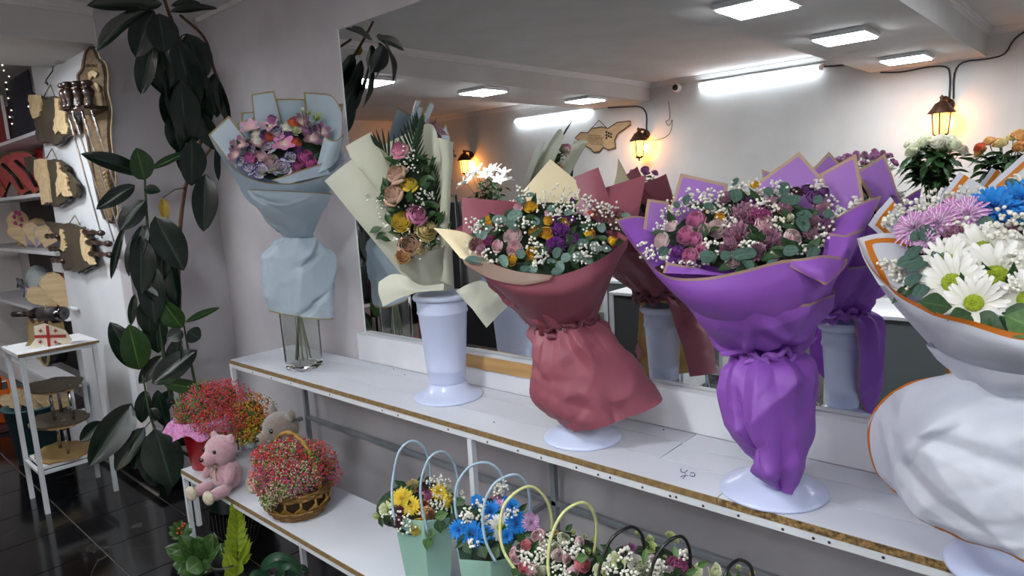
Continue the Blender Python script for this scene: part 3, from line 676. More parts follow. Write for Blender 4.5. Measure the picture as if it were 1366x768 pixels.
lof(ba, A, [(376, 316, 418, 317, .05), (352, 336, 436, 334, .085), (348, 352, 441, 349, .09), (352, 385, 444, 385, .09), (361, 414, 446, 425, .088)], pA, k=7, pleat=(.10, .02), amp=.010, freq=11, seed=3, sharp=.7)
# lower cone and collar
lof(ba, A, [(327, 252, 443, 258, .17, .05), (338, 272, 434, 276, .15, .045), (356, 297, 419, 300, .09, .02), (376, 314, 418, 316, .052)], pA, 'wrapping_collar', k=6, pleat=(.0, .08), edges='T', amp=.005, seed=8)
pt(ba, A, pA2, [[(278, 180, .0), (292, 205, .06), (318, 230, .12), (355, 243, .15), (400, 243, .16), (438, 231, .13), (460, 212, .05)], [(296, 208, .0), (309, 229, .06), (332, 247, .12), (362, 256, .145), (398, 257, .15), (430, 250, .12), (452, 235, .05)], [(318, 245, 0), (326, 262, .05), (340, 275, .09), (365, 285, .11), (395, 285, .11), (424, 276, .08), (440, 255, .03)]], edges='T', nr=16, nc=40)
pt(ba, A, pA2, [[(278, 180, .0), (300, 172, -.08), (350, 165, -.13), (400, 165, -.13), (440, 175, -.09), (460, 212, .05)], [(318, 245, 0), (330, 245, -.05), (360, 245, -.07), (395, 245, -.07), (424, 245, -.05), (440, 255, .03)], [(370, 310, 0), (376, 308, -.03), (385, 308, -.04), (395, 308, -.04), (406, 309, -.03), (418, 312, 0)]], name='back_wrapping', nr=20, nc=30)
qd(ba, A, pA, (278, 180, .0), (305, 154, -.04), (345, 205, .0), (312, 225, .08), seed=1, bulge=.01)
qd(ba, A, pA, (335, 126, -.12), (366, 121, -.12), (382, 185, -.09), (342, 190, -.09), seed=2)
qd(ba, A, pA2, (316, 165, -.10), (340, 156, -.12), (350, 200, -.08), (330, 205, -.06), seed=6)
qd(ba, A, pA2, (367, 132, -.135), (408, 132, -.135), (412, 190, -.10), (374, 190, -.10), seed=3)
pt(ba, A, pA, [[(405, 123, -.12), (425, 124, -.12), (442, 127, -.10), (452, 140, -.07), (457, 152, -.05)], [(408, 150, -.11), (425, 155, -.1), (440, 160, -.08), (451, 168, -.05), (456, 178, -.03)], [(412, 195, -.08), (424, 198, -.06), (436, 205, -.04), (444, 210, 0), (450, 215, .03)]], edges='TLR', nr=20, nc=24)
pt(ba, A, pA, [[(433, 180, .03), (440, 186, .06), (450, 186, .06), (459, 178, .02)], [(428, 200, .07), (436, 204, .10), (448, 200, .08), (456, 194, .03)], [(420, 232, .13), (430, 228, .14), (442, 222, .12), (452, 212, .05)]], edges='TR', nr=18, nc=20, amp=.002)
qd(ba, A, pA2, (362, 240, .15), (431, 217, .12), (441, 232, .13), (380, 246, .16), bulge=.005, edges='T', amp=.001)
qd(ba, A, pA2, (322, 150, -.15), (458, 138, -.15), (446, 250, -.1), (322, 245, -.1), seed=16, bulge=-.02, edges='TLR')
regA = (375, 198, 62, 42)
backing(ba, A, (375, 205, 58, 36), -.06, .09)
heads(ba, A, [('alstro', 'pink', 378, 194, 30), ('alstro', 'mauve', 323, 195, 26), ('alstro', 'mauve', 316, 207, 24), ('alstro', 'mauve', 414, 187, 30), ('alstro', 'mauve', 428, 178, 26), ('alstro', 'dusty', 336, 172, 26), ('alstro', 'mauve', 402, 165, 24), ('alstro', 'dusty', 360, 170, 24), ('alstro', 'mauve', 346, 192, 22),
 ('openrose', 'hotpink', 401, 221, 22), ('openrose', 'hotpink', 409, 207, 21), ('openrose', 'hotpink', 418, 217, 18), ('openrose', 'blush', 358, 214, 24), ('rose', 'palepink', 346, 207, 16), ('rose', 'hotpink', 330, 210, 17), ('lisianthus', 'violetedge', 357, 194, 18), ('lisianthus', 'violetedge', 375, 222, 24), ('lisianthus', 'violetedge', 332, 222, 20), ('lisianthus', 'violetedge', 346, 228, 20), ('lisianthus', 'violetedge', 368, 176, 20),
 ('lisianthus', 'violetedge', 336, 200, 14), ('rose', 'cream', 341, 184, 16), ('rose', 'cream', 341, 176, 14), ('rose', 'cream', 382, 168, 17), ('lisianthus', 'greenwhite', 394, 173, 16), ('rose', 'orange', 357, 182, 17), ('rose', 'orange', 393, 161, 17), ('rose', 'orange', 395, 188, 15), ('rose', 'darkpurple', 386, 179, 14), ('rose', 'darkpurple', 424, 170, 15), ('rose', 'roseviolet', 362, 158, 14), ('bud', 'green', 423, 157, 14), ('bud', 'greenwhite', 403, 148, 9), ('bud', 'green', 412, 151, 8), ('bud', 'greenwhite', 363, 228, 12), ('lisianthus', 'violetedge', 388, 208, 14), ('bud', 'greenwhite', 352, 230, 10), ('rose', 'darkpurple', 350, 180, 13), ('rose', 'maroon', 338, 212, 12), ('lisianthus', 'violetedge', 322, 215, 13), ('rose', 'roseviolet', 410, 172, 13), ('rose', 'darkpurple', 400, 198, 13)], regA, -.07, .12)
mb = MB()
for u, v in ((423, 157), (403, 148), (412, 151)): mb.tube([A.q(410, 195, 0), A.q((u+410)/2, (v+190)/2, 0), A.q(u, v, -.01)], .0018, 5)
build(mb, 'bud_stems', STEM, ba)
fill_green(ba, A, (372, 203, 60, 38), 45, -.05, .12, .045)
# B: cream bouquet of roses with palm in the tall urn ------------------------------------------
B = Ctx(-1.815, -.15); B.lean = (370, .0015)
urn(-1.815, -.15, 'tall white footed urn holding the cream rose bouquet, its body fully visible', .385, .093, .068, .127)
bb = thing('bouquet', (-1.815, -.15, 1.0), 'tall cream wrapped bouquet of yellow, pink and beige roses with palm leaves', 'bouquet', 'wrapped bouquets on the upper shelf')
pB = paper('paper_cream', 'e2e3cf', trans=.35, rough=.5); pB2 = paper('paper_cream_sheer', 'c9c9bb', trans=.45, rough=.4)
qd(bb, B, pB, (433, 241, .02), (470, 212, -.02), (560, 330, .0), (540, 372, .06), bulge=.03, seed=4, n=26)
qd(bb, B, pB, (461, 195, -.06), (495, 176, -.08), (572, 330, -.04), (528, 345, .0), bulge=.02, seed=5, n=26)
qd(bb, B, pB, (497, 200, -.09), (548, 175, -.1), (590, 360, -.05), (545, 360, -.05), bulge=-.02, seed=6, n=26)
pt(bb, B, pB, [[(548, 172, -.09), (560, 167, -.09), (576, 166, -.08), (583, 178, -.05)], [(550, 220, -.09), (565, 225, -.09), (580, 225, -.07), (590, 230, -.03)], [(555, 290, -.08), (570, 295, -.08), (585, 295, -.05), (598, 300, 0)], [(565, 375, -.05), (575, 378, -.05), (590, 380, -.03), (602, 380, 0)]], nr=24, nc=18)
lof(bb, B, [(584, 184, 605, 190, .03, .02), (589, 215, 604, 218, .022, .03), (588, 260, 601, 262, .022, .04), (586, 310, 600, 312, .02, .05), (580, 370, 603, 380, .03, .06)], pB, 'rolled_edge', k=3, pleat=(.12, .05), nt=40, nl=30, edges='', amp=.004)
pt(bb, B, pB2, [[(529, 348, .07), (548, 341, .10), (568, 336, .11), (588, 330, .09), (603, 318, .03)], [(538, 368, .06), (555, 364, .10), (572, 362, .11), (590, 356, .09), (604, 350, .03)], [(552, 385, .04), (562, 386, .07), (578, 388, .08), (594, 388, .07), (606, 385, .03)]], nr=18, nc=26, amp=.006)
pt(bb, B, pB, [[(530, 345, .05), (520, 300, .02), (510, 270, .0)], [(545, 375, .07), (536, 340, .05), (525, 300, .02)], [(560, 388, .06), (550, 370, .05), (540, 330, .03)]], nr=14, nc=16, amp=.004)
pt(bb, B, pB, [[(505, 376, .04), (522, 366, .06), (540, 368, .09), (562, 380, .10), (592, 378, .11)], [(505, 390, .05), (522, 384, .09), (540, 382, .12), (562, 386, .13), (592, 384, .13)], [(511, 409, .06), (530, 399, .10), (546, 393, .125), (562, 389, .135), (592, 387, .135)]], nr=14, nc=26, amp=.005)
pt(bb, B, pB, [[(608, 388, .13), (624, 379, .14), (644, 375, .14), (660, 388, .14), (677, 409, .14)], [(612, 392, .14), (628, 392, .15), (640, 395, .155), (652, 405, .155), (665, 420, .15)], [(622, 404, .145), (630, 412, .155), (636, 420, .16), (642, 428, .16), (649, 437, .155)]], nr=14, nc=24, amp=.005)
qd(bb, B, pB, (476, 205, -.12), (592, 186, -.12), (606, 385, -.06), (540, 380, -.05), bulge=-.03, edges='', seed=21, n=26)
regB = (552, 262, 38, 85)
# dark core
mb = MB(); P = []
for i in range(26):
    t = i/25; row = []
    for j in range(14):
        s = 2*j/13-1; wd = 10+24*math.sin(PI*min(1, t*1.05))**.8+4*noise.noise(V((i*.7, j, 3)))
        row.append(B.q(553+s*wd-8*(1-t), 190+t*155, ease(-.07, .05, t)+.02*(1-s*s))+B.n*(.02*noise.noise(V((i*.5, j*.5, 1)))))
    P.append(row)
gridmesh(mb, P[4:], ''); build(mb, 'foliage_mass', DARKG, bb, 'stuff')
heads(bb, B, [('rose', 'pinkcream', 532, 198, 27), ('rose', 'beige', 527, 231, 30), ('rose', 'yellow', 545, 245, 24), ('rose', 'beige', 523, 258, 31), ('rose', 'pink', 556, 286, 30), ('openrose', 'yellow', 534, 293, 30), ('openrose', 'creamyellow', 569, 305, 31), ('rose', 'beige', 545, 326, 34), ('rose', 'peach', 537, 341, 24), ('rose', 'creamyellow', 560, 331, 20)], regB, -.05, .09, .03)
PALM = leaf_mat('palm_leaf', '13261a', '2c4a2c', '1d3522', .5)
def palm(parent, c, pts, side, n, ln, droop=.3):
    P = [c.q(*p) for p in pts]; P = [cr(P, i/20) for i in range(21)]; build(MB().tube(P, [.0022-.00007*i for i in range(21)], 5), 'palm_rib', STEM, parent)
    mb = MB(); 
    for k in range(n):
        t = (k+1)/n; b_ = cr(P, .1+.88*t); tn = (cr(P, min(1, .13+.88*t))-b_).normalized()
        for s in side:
            d = (tn*(.7+.5*t)+c.r*s*(.9-.5*t)+V((0, 0, .0))).normalized(); L = ln*(math.sin(PI*(.25+.6*t))); w_ = .0042; vs = []; 
            pr = d.cross(c.n).normalized()
            for i in range(5):
                q = i/4; p = b_+d*L*q-V((0, 0, 1))*droop*L*q*q+c.n*(.01*q); wd = w_*math.sin(PI*(.15+.8*q)); vs += [p-pr*wd, p+c.n*.0015, p+pr*wd]
            mb.add(vs, [(i*3+j, i*3+j+1, i*3+j+4, i*3+j+3) for i in range(4) for j in range(2)], 0, [((j % 3)/2, 0.5) for j in range(15)])
    build(mb, 'palm_leaf', PALM, parent)
palm(bb, B, [(560, 320, .0), (553, 260, -.03), (548, 205, -.05), (558, 163, -.06)], (-1, 1), 18, .085, -.1)
palm(bb, B, [(575, 350, .02), (574, 310, .0), (570, 270, -.03), (572, 225, -.04)], (1,), 14, .10, -.25)
palm(bb, B, [(553, 262, -.02), (535, 232, -.04), (516, 205, -.05), (502, 194, -.05)], (1,), 12, .07, -.3)
mb = MB(); sprays(mb, B, [(540, 205, .0, 14), (545, 222, 0, 16), (520, 278, .03, 22), (550, 268, .04, 18), (552, 303, .07, 16), (535, 312, .08, 16), (575, 325, .08, 18), (500, 272, .02, 20), (565, 262, .03, 16), (520, 305, .06, 16), (556, 345, .09, 16)], 360, 20, .0042, 1, 1); build(mb, 'gypsophila', [WHITEP, STEM], bb, 'stuff')
for (u, v, a, l) in ((510, 303, 200, 20), (588, 318, 60, 26), (585, 300, 70, 22), (515, 310, 210, 18), (560, 250, 60, 20), (530, 275, 200, 16), (575, 345, 0, 22), (545, 270, 80, 18), (592, 340, 80, 20)):
    leaf(bb, B.q(u, v, .06), B.q(u+l*math.cos(math.radians(a)), v-l*math.sin(math.radians(a)), .07), .028, B.n+V((0, 0, .5)), 'green')
fill_green(bb, B, (550, 272, 38, 75), 90, -.05, .1, .05)
# C: burgundy bouquet -------------------------------------------------------------------------
C_ = Ctx(-1.165, -.205)
urn(-1.165, -.205, 'white footed urn hidden under the burgundy wrapping, only its foot showing', .315, .066, .05, .115, True)
bc = thing('bouquet', (-1.165, -.205, 1.0), 'burgundy wrapped bouquet with cream lining, yellow and purple roses and eucalyptus', 'bouquet', 'wrapped bouquets on the upper shelf')
pC = paper('paper_burgundy', '96515e', trans=.2, rough=.5); pC2 = paper('paper_cream_lining', 'ecdcb4', trans=.2, rough=.5); pC3 = paper('paper_kraft_fold', '8a6f60', trans=.2)
lof(bc, C_, [(719, 437, 797, 424, .082, .0), (712, 465, 822, 440, .105, .01), (711, 500, 845, 468, .12, .015), (719, 535, 868, 502, .125, .02), (750, 565, 881, 528, .12, .02)], paper('paper_burgundy_lined', 'c9a66c', trans=.1, rough=.5, inner='96515e'), pleat=(.16, .03), k=11, amp=.014, freq=8, seed=5, a0=-.25, a1=PI+.55)
lof(bc, C_, [(640, 362, 822, 352, .19, 0), (662, 388, 812, 375, .15, 0), (684, 412, 802, 400, .11, 0), (712, 434, 797, 424, .07, 0)], pC, 'wrapping_collar', pleat=(.0, .08), k=9, edges='', amp=.008, seed=4)
pt(bc, C_, pC, [[(590, 308, .02), (622, 348, .12), (665, 365, .17), (712, 371, .19), (760, 363, .19), (805, 343, .16), (838, 318, .08)], [(604, 322, .02), (636, 362, .12), (676, 384, .17), (716, 391, .19), (762, 387, .19), (808, 365, .16), (836, 330, .07)], [(640, 362, .02), (660, 382, .10), (684, 398, .14), (718, 404, .16), (765, 400, .16), (802, 383, .13), (822, 355, .05)], [(700, 425, .02), (706, 428, .05), (716, 430, .07), (740, 432, .08), (765, 430, .08), (785, 424, .06), (797, 420, .02)]], nr=30, nc=44, amp=.006)
pt(bc, C_, pC3, [[(617, 346, .125), (650, 350, .16), (690, 362, .18), (738, 367, .20)], [(620, 352, .13), (652, 364, .165), (690, 374, .19), (735, 370, .205)], [(625, 356, .135), (655, 372, .17), (695, 380, .195), (732, 374, .205)]], nr=12, nc=24, amp=.003)
pt(bc, C_, pC2, [[(578, 304, .0), (600, 306, .02), (624, 312, .03), (645, 330, .02)], [(592, 318, .04), (610, 325, .07), (630, 338, .08), (655, 350, .08)], [(614, 344, .11), (628, 350, .13), (648, 358, .14), (680, 364, .15)]], nr=14, nc=18, amp=.004)
pt(bc, C_, pC, [[(600, 310, .0), (640, 290, -.08), (720, 275, -.12), (780, 280, -.12), (838, 318, .08)], [(650, 362, .0), (680, 350, -.06), (730, 345, -.09), (780, 345, -.08), (815, 355, .03)], [(702, 432, 0), (715, 425, -.04), (740, 422, -.06), (775, 420, -.05), (797, 422, 0)]], name='back_wrapping', nr=20, nc=34)
qd(bc, C_, pC2, (698, 254, -.11), (734, 212, -.12), (802, 268, -.11), (716, 310, -.08), edges='', bulge=.01, seed=3)
qd(bc, C_, pC, (616, 263, -.04), (690, 269, -.08), (700, 330, -.04), (618, 335, .02), edges='', bulge=.02, seed=4)
qd(bc, C_, pC, (766, 236, -.12), (798, 223, -.11), (822, 290, -.06), (790, 310, -.05), edges='', bulge=.01, seed=5)
qd(bc, C_, pC, (808, 250, -.12), (862, 233, -.10), (850, 296, -.02), (815, 300, .0), edges='', bulge=.02, seed=6)
def tie(parent, c, u, v, r, m, tilt=0, th=.011, seed=1):
    mb = MB(); o = c.q(u, v, 0)
    for s in range(3):
        P = []; W_ = []
        for k in range(90):
            a = 2*PI*k/90; e = noise.noise(V((math.cos(a)*3, math.sin(a)*3, seed+s*4)))
            P.append(o+c.n*((r+.012*e)*math.sin(a))+c.r*((r+.012*e)*math.cos(a))+V((0, 0, (s-1)*.009+.010*math.sin(a*5+s*2+seed)+.006*math.sin(a*13+s)-tilt*math.cos(a)))); W_.append(th*(.75+.5*noise.noise(V((a*4, s*3, seed)))))
        mb.tube(P, W_, 7, closed=True)
    build(mb, 'gathered_tie', m, parent)
tie(bc, C_, 757, 431, .084, paper('paper_burgundy_dark', '6d3441', trans=.05), -.012, .011)
regC = (735, 315, 105, 58)
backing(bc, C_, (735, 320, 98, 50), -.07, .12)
heads(bc, C_, [('openrose', 'blush', 682, 313, 27), ('openrose', 'palepink', 685, 331, 24), ('rose', 'palepink', 662, 327, 19), ('carnation', 'magenta', 650, 320, 15), ('rose', 'gold', 707, 274, 20), ('rose', 'gold', 681, 347, 18), ('rose', 'gold', 708, 337, 17), ('rose', 'gold', 707, 347, 13), ('rose', 'gold', 712, 308, 18), ('rose', 'gold', 728, 310, 20), ('rose', 'gold', 753, 296, 17), ('rose', 'gold', 731, 293, 15), ('rose', 'gold', 788, 311, 17), ('rose', 'gold', 819, 321, 15), ('rose', 'gold', 651, 298, 13), ('rose', 'gold', 650, 290, 8),
 ('carnation', 'purple', 749, 308, 28), ('carnation', 'purple', 741, 326, 25), ('carnation', 'purple', 770, 321, 24), ('carnation', 'purple', 758, 292, 18), ('carnation', 'purple', 740, 293, 13), ('alstro', 'dusty', 778, 283, 28), ('carnation', 'brownpink', 815, 298, 22), ('carnation', 'brownpink', 829, 288, 20), ('carnation', 'brownpink', 632, 325, 18), ('rose', 'palepink', 731, 283, 12), ('rose', 'palepink', 690, 276, 16), ('rose', 'pink', 655, 287, 9), ('carnation', 'dusty', 640, 333, 16), ('rose', 'orange', 790, 284, 12), ('carnation', 'purple', 765, 266, 10)], regC, -.07, .15)
EL = lambda parent, c, lst, reg, d0, d1, key='euc': [leaf(parent, c.q(u0, v0, ease(d0, d1, ((v0-reg[1])/reg[3]+1)/2)+.035), c.q(u1, v1, ease(d0, d1, ((v1-reg[1])/reg[3]+1)/2)+.05), w_*.86/c.ppm(), c.n+V((0, 0, .7))+c.r*random.uniform(-.4, .4), key if random.random() < .7 else 'euc2') for u0, v0, u1, v1, w_ in lst]
EL(bc, C_, [(677, 294, 655, 292, 15), (677, 293, 697, 282, 17), (676, 296, 690, 304, 12), (741, 345, 745, 328, 12), (741, 347, 730, 350, 11), (744, 348, 750, 362, 12), (748, 346, 762, 341, 14), (705, 355, 696, 361, 13), (705, 355, 715, 362, 13), (697, 345, 692, 331, 13), (764, 352, 774, 334, 16), (774, 330, 782, 318, 16), (790, 322, 796, 338, 14), (735, 362, 750, 362, 12), (640, 318, 637, 306, 10), (643, 320, 648, 307, 9), (620, 345, 648, 350, 12), (655, 300, 645, 312, 10), (700, 261, 714, 259, 8), (690, 262, 697, 270, 12), (740, 282, 730, 275, 12), (752, 285, 765, 282, 11), (830, 285, 842, 293, 12), (805, 310, 800, 296, 12), (720, 298, 710, 292, 12), (815, 330, 803, 333, 13), (790, 345, 778, 350, 13), (668, 340, 676, 355, 12)], regC, -.07, .15)
fill_green(bc, C_, (735, 320, 96, 45), 70, -.05, .15, .05)
mb = MB(); sprays(mb, C_, [(632, 296, .05, 12), (640, 305, .06, 10), (652, 343, .13, 14), (715, 325, .13, 14), (722, 340, .15, 10), (745, 262, -.01, 22), (728, 270, 0, 20), (757, 275, .01, 20), (695, 258, -.02, 14), (790, 275, 0, 18), (806, 282, .02, 16), (785, 298, .06, 16), (782, 335, .14, 14), (775, 345, .15, 12), (740, 282, .03, 14), (700, 300, .07, 14), (760, 285, .03, 16), (815, 280, 0, 16), (665, 300, .04, 14), (775, 262, -.02, 16), (825, 300, .03, 12), (800, 330, .1, 10), (718, 350, .15, 10), (635, 338, .08, 10), (625, 325, .06, 9)], 450, 22, .0042, 1, 1); build(mb, 'gypsophila', [WHITEP, STEM], bc, 'stuff')
# D: purple bouquet ---------------------------------------------------------------------------
D_ = Ctx(-.587, -.228)
urn(-.587, -.228, 'white footed urn under the purple wrapping, broad foot disc showing on the shelf', .31, .06, .045, .122, True)
bd_ = thing('bouquet', (-.587, -.228, 1.0), 'big purple wrapped bouquet with gold edging and dusty pink roses', 'bouquet', 'wrapped bouquets on the upper shelf')
pD = paper('paper_purple', '9a5cc2', 'a98a78', -1, .0058, trans=.3); pDi = paper('paper_purple_back', 'b884d6', 'c9ab92', -1, .008, trans=.45); pDn = paper('paper_purple_plain', '9a5cc2', trans=.25)
lof(bd_, D_, [(985, 468, 1060, 468, .075, .0), (966, 485, 1080, 480, .10, .01), (960, 515, 1088, 510, .115, .015), (964, 550, 1087, 548, .115, .02), (982, 585, 1078, 590, .10, .03), (1000, 618, 1068, 628, .075, .05), (1024, 645, 1059, 657, .035, .07)], pD, pleat=(.15, .03), k=11, amp=.016, freq=9, seed=15, edges='LR', a0=-.55, a1=PI+.3)
lof(bd_, D_, [(916, 402, 1113, 383, .19, 0), (928, 420, 1105, 405, .17, 0), (944, 438, 1092, 430, .14, 0), (966, 456, 1072, 452, .10, 0), (985, 468, 1058, 468, .06, 0)], pD, 'wrapping_collar', pleat=(.0, .10), k=8, edges='T', amp=.010, seed=9)
pt(bd_, D_, pD, [[(821, 293, .02), (850, 335, .10), (885, 366, .16), (930, 371, .20), (985, 362, .21), (1040, 348, .21), (1090, 345, .18), (1131, 347, .13)], [(838, 312, .03), (862, 350, .10), (895, 382, .16), (935, 392, .20), (985, 392, .21), (1040, 380, .21), (1090, 370, .18), (1122, 362, .12)], [(868, 350, .03), (885, 378, .09), (912, 400, .15), (945, 412, .18), (990, 415, .19), (1040, 408, .19), (1085, 395, .16), (1112, 380, .10)], [(930, 425, .02), (940, 430, .06), (955, 438, .09), (975, 445, .12), (1010, 448, .13), (1045, 446, .12), (1075, 435, .09), (1095, 420, .05)]], edges='T', nr=30, nc=48, amp=.006, seed=2)
pt(bd_, D_, pD, [[(1040, 347, .20), (1070, 344, .20), (1100, 340, .18), (1131, 345, .14)], [(1058, 358, .205), (1080, 358, .21), (1103, 358, .20), (1126, 358, .16)], [(1086, 372, .21), (1094, 376, .215), (1100, 380, .215), (1108, 375, .2)]], edges='TRBL', nr=16, nc=20, amp=.002)
pt(bd_, D_, pD, [[(821, 293, .02), (845, 288, -.02), (870, 292, -.05), (900, 305, -.06)], [(838, 318, .04), (858, 314, .02), (880, 322, 0), (905, 340, 0)], [(870, 358, .12), (885, 352, .08), (900, 358, .08), (920, 368, .1)]], edges='TL', nr=18, nc=18, amp=.004, seed=6)
pt(bd_, D_, pD, [[(1098, 305, .0), (1125, 285, .03), (1150, 270, .03), (1177, 260, .0)], [(1100, 318, .06), (1125, 305, .08), (1148, 296, .07), (1165, 285, .02)], [(1098, 345, .13), (1118, 338, .14), (1138, 330, .12), (1152, 308, .05)]], edges='TR', nr=18, nc=22, amp=.006, seed=7)
pt(bd_, D_, pD, [[(1105, 310, .08), (1125, 313, .11), (1140, 308, .10), (1154, 303, .06)], [(1105, 330, .12), (1122, 335, .14), (1137, 330, .12), (1150, 318, .06)], [(1100, 350, .15), (1115, 358, .16), (1128, 355, .13), (1140, 335, .06)]], edges='T', nr=16, nc=20, amp=.005, seed=8)
pt(bd_, D_, pDn, [[(860, 320, .02), (900, 300, -.08), (980, 280, -.13), (1060, 280, -.14), (1130, 300, -.08), (1155, 310, .03)], [(915, 402, .0), (935, 385, -.06), (985, 375, -.10), (1050, 375, -.10), (1095, 385, -.05), (1113, 390, 0)], [(982, 465, 0), (992, 458, -.04), (1010, 455, -.06), (1030, 455, -.06), (1046, 458, -.04), (1060, 465, 0)]], name='back_wrapping', nr=20, nc=36)
qd(bd_, D_, pDi, (908, 231, -.10), (971, 245, -.12), (960, 330, -.06), (884, 310, -.04), bulge=.01, seed=1)
qd(bd_, D_, pDi, (864, 265, -.07), (892, 269, -.08), (900, 320, -.03), (858, 305, .0), bulge=.01, seed=2, edges='TLR')
qd(bd_, D_, pDi, (1005, 247, -.14), (1066, 202, -.145), (1122, 266, -.12), (1050, 330, -.08), bulge=.01, seed=3, n=26)
qd(bd_, D_, pDi, (1093, 232, -.10), (1142, 205, -.09), (1156, 285, -.04), (1110, 305, -.03), bulge=.015, seed=4)
qd(bd_, D_, pD, (889, 349, .17), (950, 362, .20), (985, 368, .205), (884, 364, .17), bulge=.003, edges='TL', amp=.001)
tie(bd_, D_, 1021, 469, .072, pDn, 0, .009, 5)
regD = (1000, 305, 125, 62)
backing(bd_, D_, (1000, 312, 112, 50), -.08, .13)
heads(bd_, D_, [('openrose', 'pink', 926, 292, 28), ('openrose', 'pink', 912, 313, 27), ('openrose', 'pink', 918, 341, 24), ('openrose', 'pink', 924, 318, 22), ('openrose', 'blush', 955, 303, 27), ('carnation', 'dusty', 992, 285, 36), ('carnation', 'hotpink', 1014, 288, 28), ('rose', 'palepink', 1020, 297, 25), ('carnation', 'dusty', 986, 316, 42), ('carnation', 'dusty', 1027, 321, 34), ('rose', 'blush', 1058, 317, 26), ('bud', 'palepink', 1052, 322, 16), ('bud', 'greenwhite', 1052, 293, 18), ('carnation', 'dusty', 1046, 278, 20), ('openrose', 'blush', 880, 320, 24), ('rose', 'blush', 895, 300, 18), ('rose', 'darkpurple', 1089, 262, 22), ('rose', 'darkpurple', 1078, 252, 18), ('rose', 'darkpurple', 1100, 255, 16), ('carnation', 'dusty', 1085, 294, 20), ('carnation', 'dusty', 1082, 310, 20), ('rose', 'maroon', 1062, 255, 18), ('rose', 'gold', 959, 290, 16), ('rose', 'gold', 1007, 245, 12), ('rose', 'gold', 945, 278, 12), ('rose', 'darkpurple', 998, 268, 18), ('carnation', 'purple', 902, 336, 18), ('carnation', 'dusty', 970, 328, 22), ('rose', 'blush', 976, 350, 20), ('carnation', 'dusty', 1010, 335, 24), ('carnation', 'dusty', 968, 262, 18), ('rose', 'palepink', 938, 305, 18), ('rose', 'greenwhite', 1034, 340, 14), ('carnation', 'dusty', 1032, 270, 18), ('carnation', 'dusty', 1095, 275, 18), ('openrose', 'pink', 935, 330, 18), ('carnation', 'roseviolet', 1105, 300, 18)], regD, -.08, .17)
EL(bd_, D_, [(1057, 274, 1063, 258, 16), (1066, 282, 1080, 292, 15), (1067, 288, 1076, 307, 15), (1056, 270, 1042, 262, 14), (1044, 336, 1066, 333, 15), (1010, 337, 975, 341, 17), (975, 343, 960, 339, 14), (955, 343, 932, 338, 14), (950, 346, 936, 348, 12), (995, 347, 1002, 358, 12), (914, 274, 918, 258, 10), (905, 278, 900, 268, 9), (983, 270, 980, 250, 16), (978, 248, 984, 236, 9), (1046, 262, 1046, 240, 14), (1090, 330, 1080, 345, 13), (1085, 270, 1098, 262, 12), (890, 330, 880, 340, 12), (1030, 260, 1020, 250, 12), (1100, 290, 1110, 280, 12), (1040, 355, 1022, 350, 12), (950, 280, 940, 270, 12)], regD, -.08, .17, 'euc2')
fill_green(bd_, D_, (1000, 312, 110, 48), 80, -.06, .16, .05)
mb = MB(); sprays(mb, D_, [(868, 340, .08, 16), (890, 345, .12, 16), (860, 330, .06, 10), (905, 275, -.02, 18), (925, 262, -.04, 16), (945, 262, -.04, 18), (965, 265, -.03, 18), (1005, 252, -.06, 18), (1020, 262, -.05, 16), (985, 252, -.05, 14), (1035, 250, -.06, 14), (1110, 275, -.02, 20), (1120, 290, 0, 20), (1128, 285, 0, 14), (1100, 305, .05, 16), (1095, 320, .08, 14), (950, 328, .12, 16), (940, 275, 0, 16), (965, 285, .02, 16), (935, 345, .13, 14), (1000, 330, .13, 14), (1035, 300, .06, 16), (1028, 280, .02, 16), (885, 305, .02, 16), (895, 285, -.01, 14), (1070, 330, .1, 12), (1010, 275, .01, 14), (975, 300, .06, 14), (1050, 255, -.04, 14), (915, 355, .14, 12), (1090, 250, -.05, 14), (1140, 270, -.02, 10)], 520, 24, .0040, 1, 1); build(mb, 'gypsophila', [WHITEP, STEM], bd_, 'stuff')
# E: white bouquet with orange striped edge -----------------------------------------------------
E_ = Ctx(-.10, -.30)
urn(-.10, -.30, 'white footed urn under the white wrapping at the right end, edge of its foot showing', .36, .08, .05, .125, True)
be = thing('bouquet', (-.10, -.30, 1.0), 'largest bouquet, white paper with orange stripe, white daisies and blue chrysanthemums', 'bouquet', 'wrapped bouquets on the upper shelf')
pE = paper('paper_white', 'd2d6e0', 'c9711f', .0, .010, trans=.3, rough=.38); pE2 = paper('paper_white_striped', 'd8dae2', 'd27c24', .011, .022, trans=.35, rough=.4); pEn = paper('paper_white_plain', 'd2d6e0', trans=.3, rough=.38)
pt(be, E_, pE, [[(1262, 498, .05), (1300, 488, .08), (1345, 500, .10), (1400, 520, .10), (1460, 520, .06)], [(1205, 512, .04), (1245, 530, .12), (1300, 555, .16), (1370, 560, .17), (1460, 570, .10)], [(1160, 558, .02), (1205, 590, .14), (1262, 620, .20), (1340, 640, .22), (1460, 650, .14)], [(1164, 620, .02), (1205, 655, .14), (1265, 685, .20), (1345, 705, .22), (1460, 720, .14)], [(1190, 655, .03), (1240, 694, .14), (1292, 722, .19), (1366, 743, .21), (1460, 760, .14)]], name='wrapping_skirt', edges='BLT', nr=72, nc=80, amp=.015, freq=4, seed=41, fsc=2, fn=48)
pt(be, E_, pEn, [[(1262, 498, .05), (1330, 495, -.06), (1400, 500, -.08), (1460, 520, .06)], [(1160, 560, .02), (1260, 560, -.10), (1370, 560, -.13), (1460, 650, .1)], [(1195, 655, .02), (1280, 680, -.08), (1370, 690, -.1), (1460, 740, .1)]], name='skirt_back', nr=24, nc=28, amp=.01, seed=4)
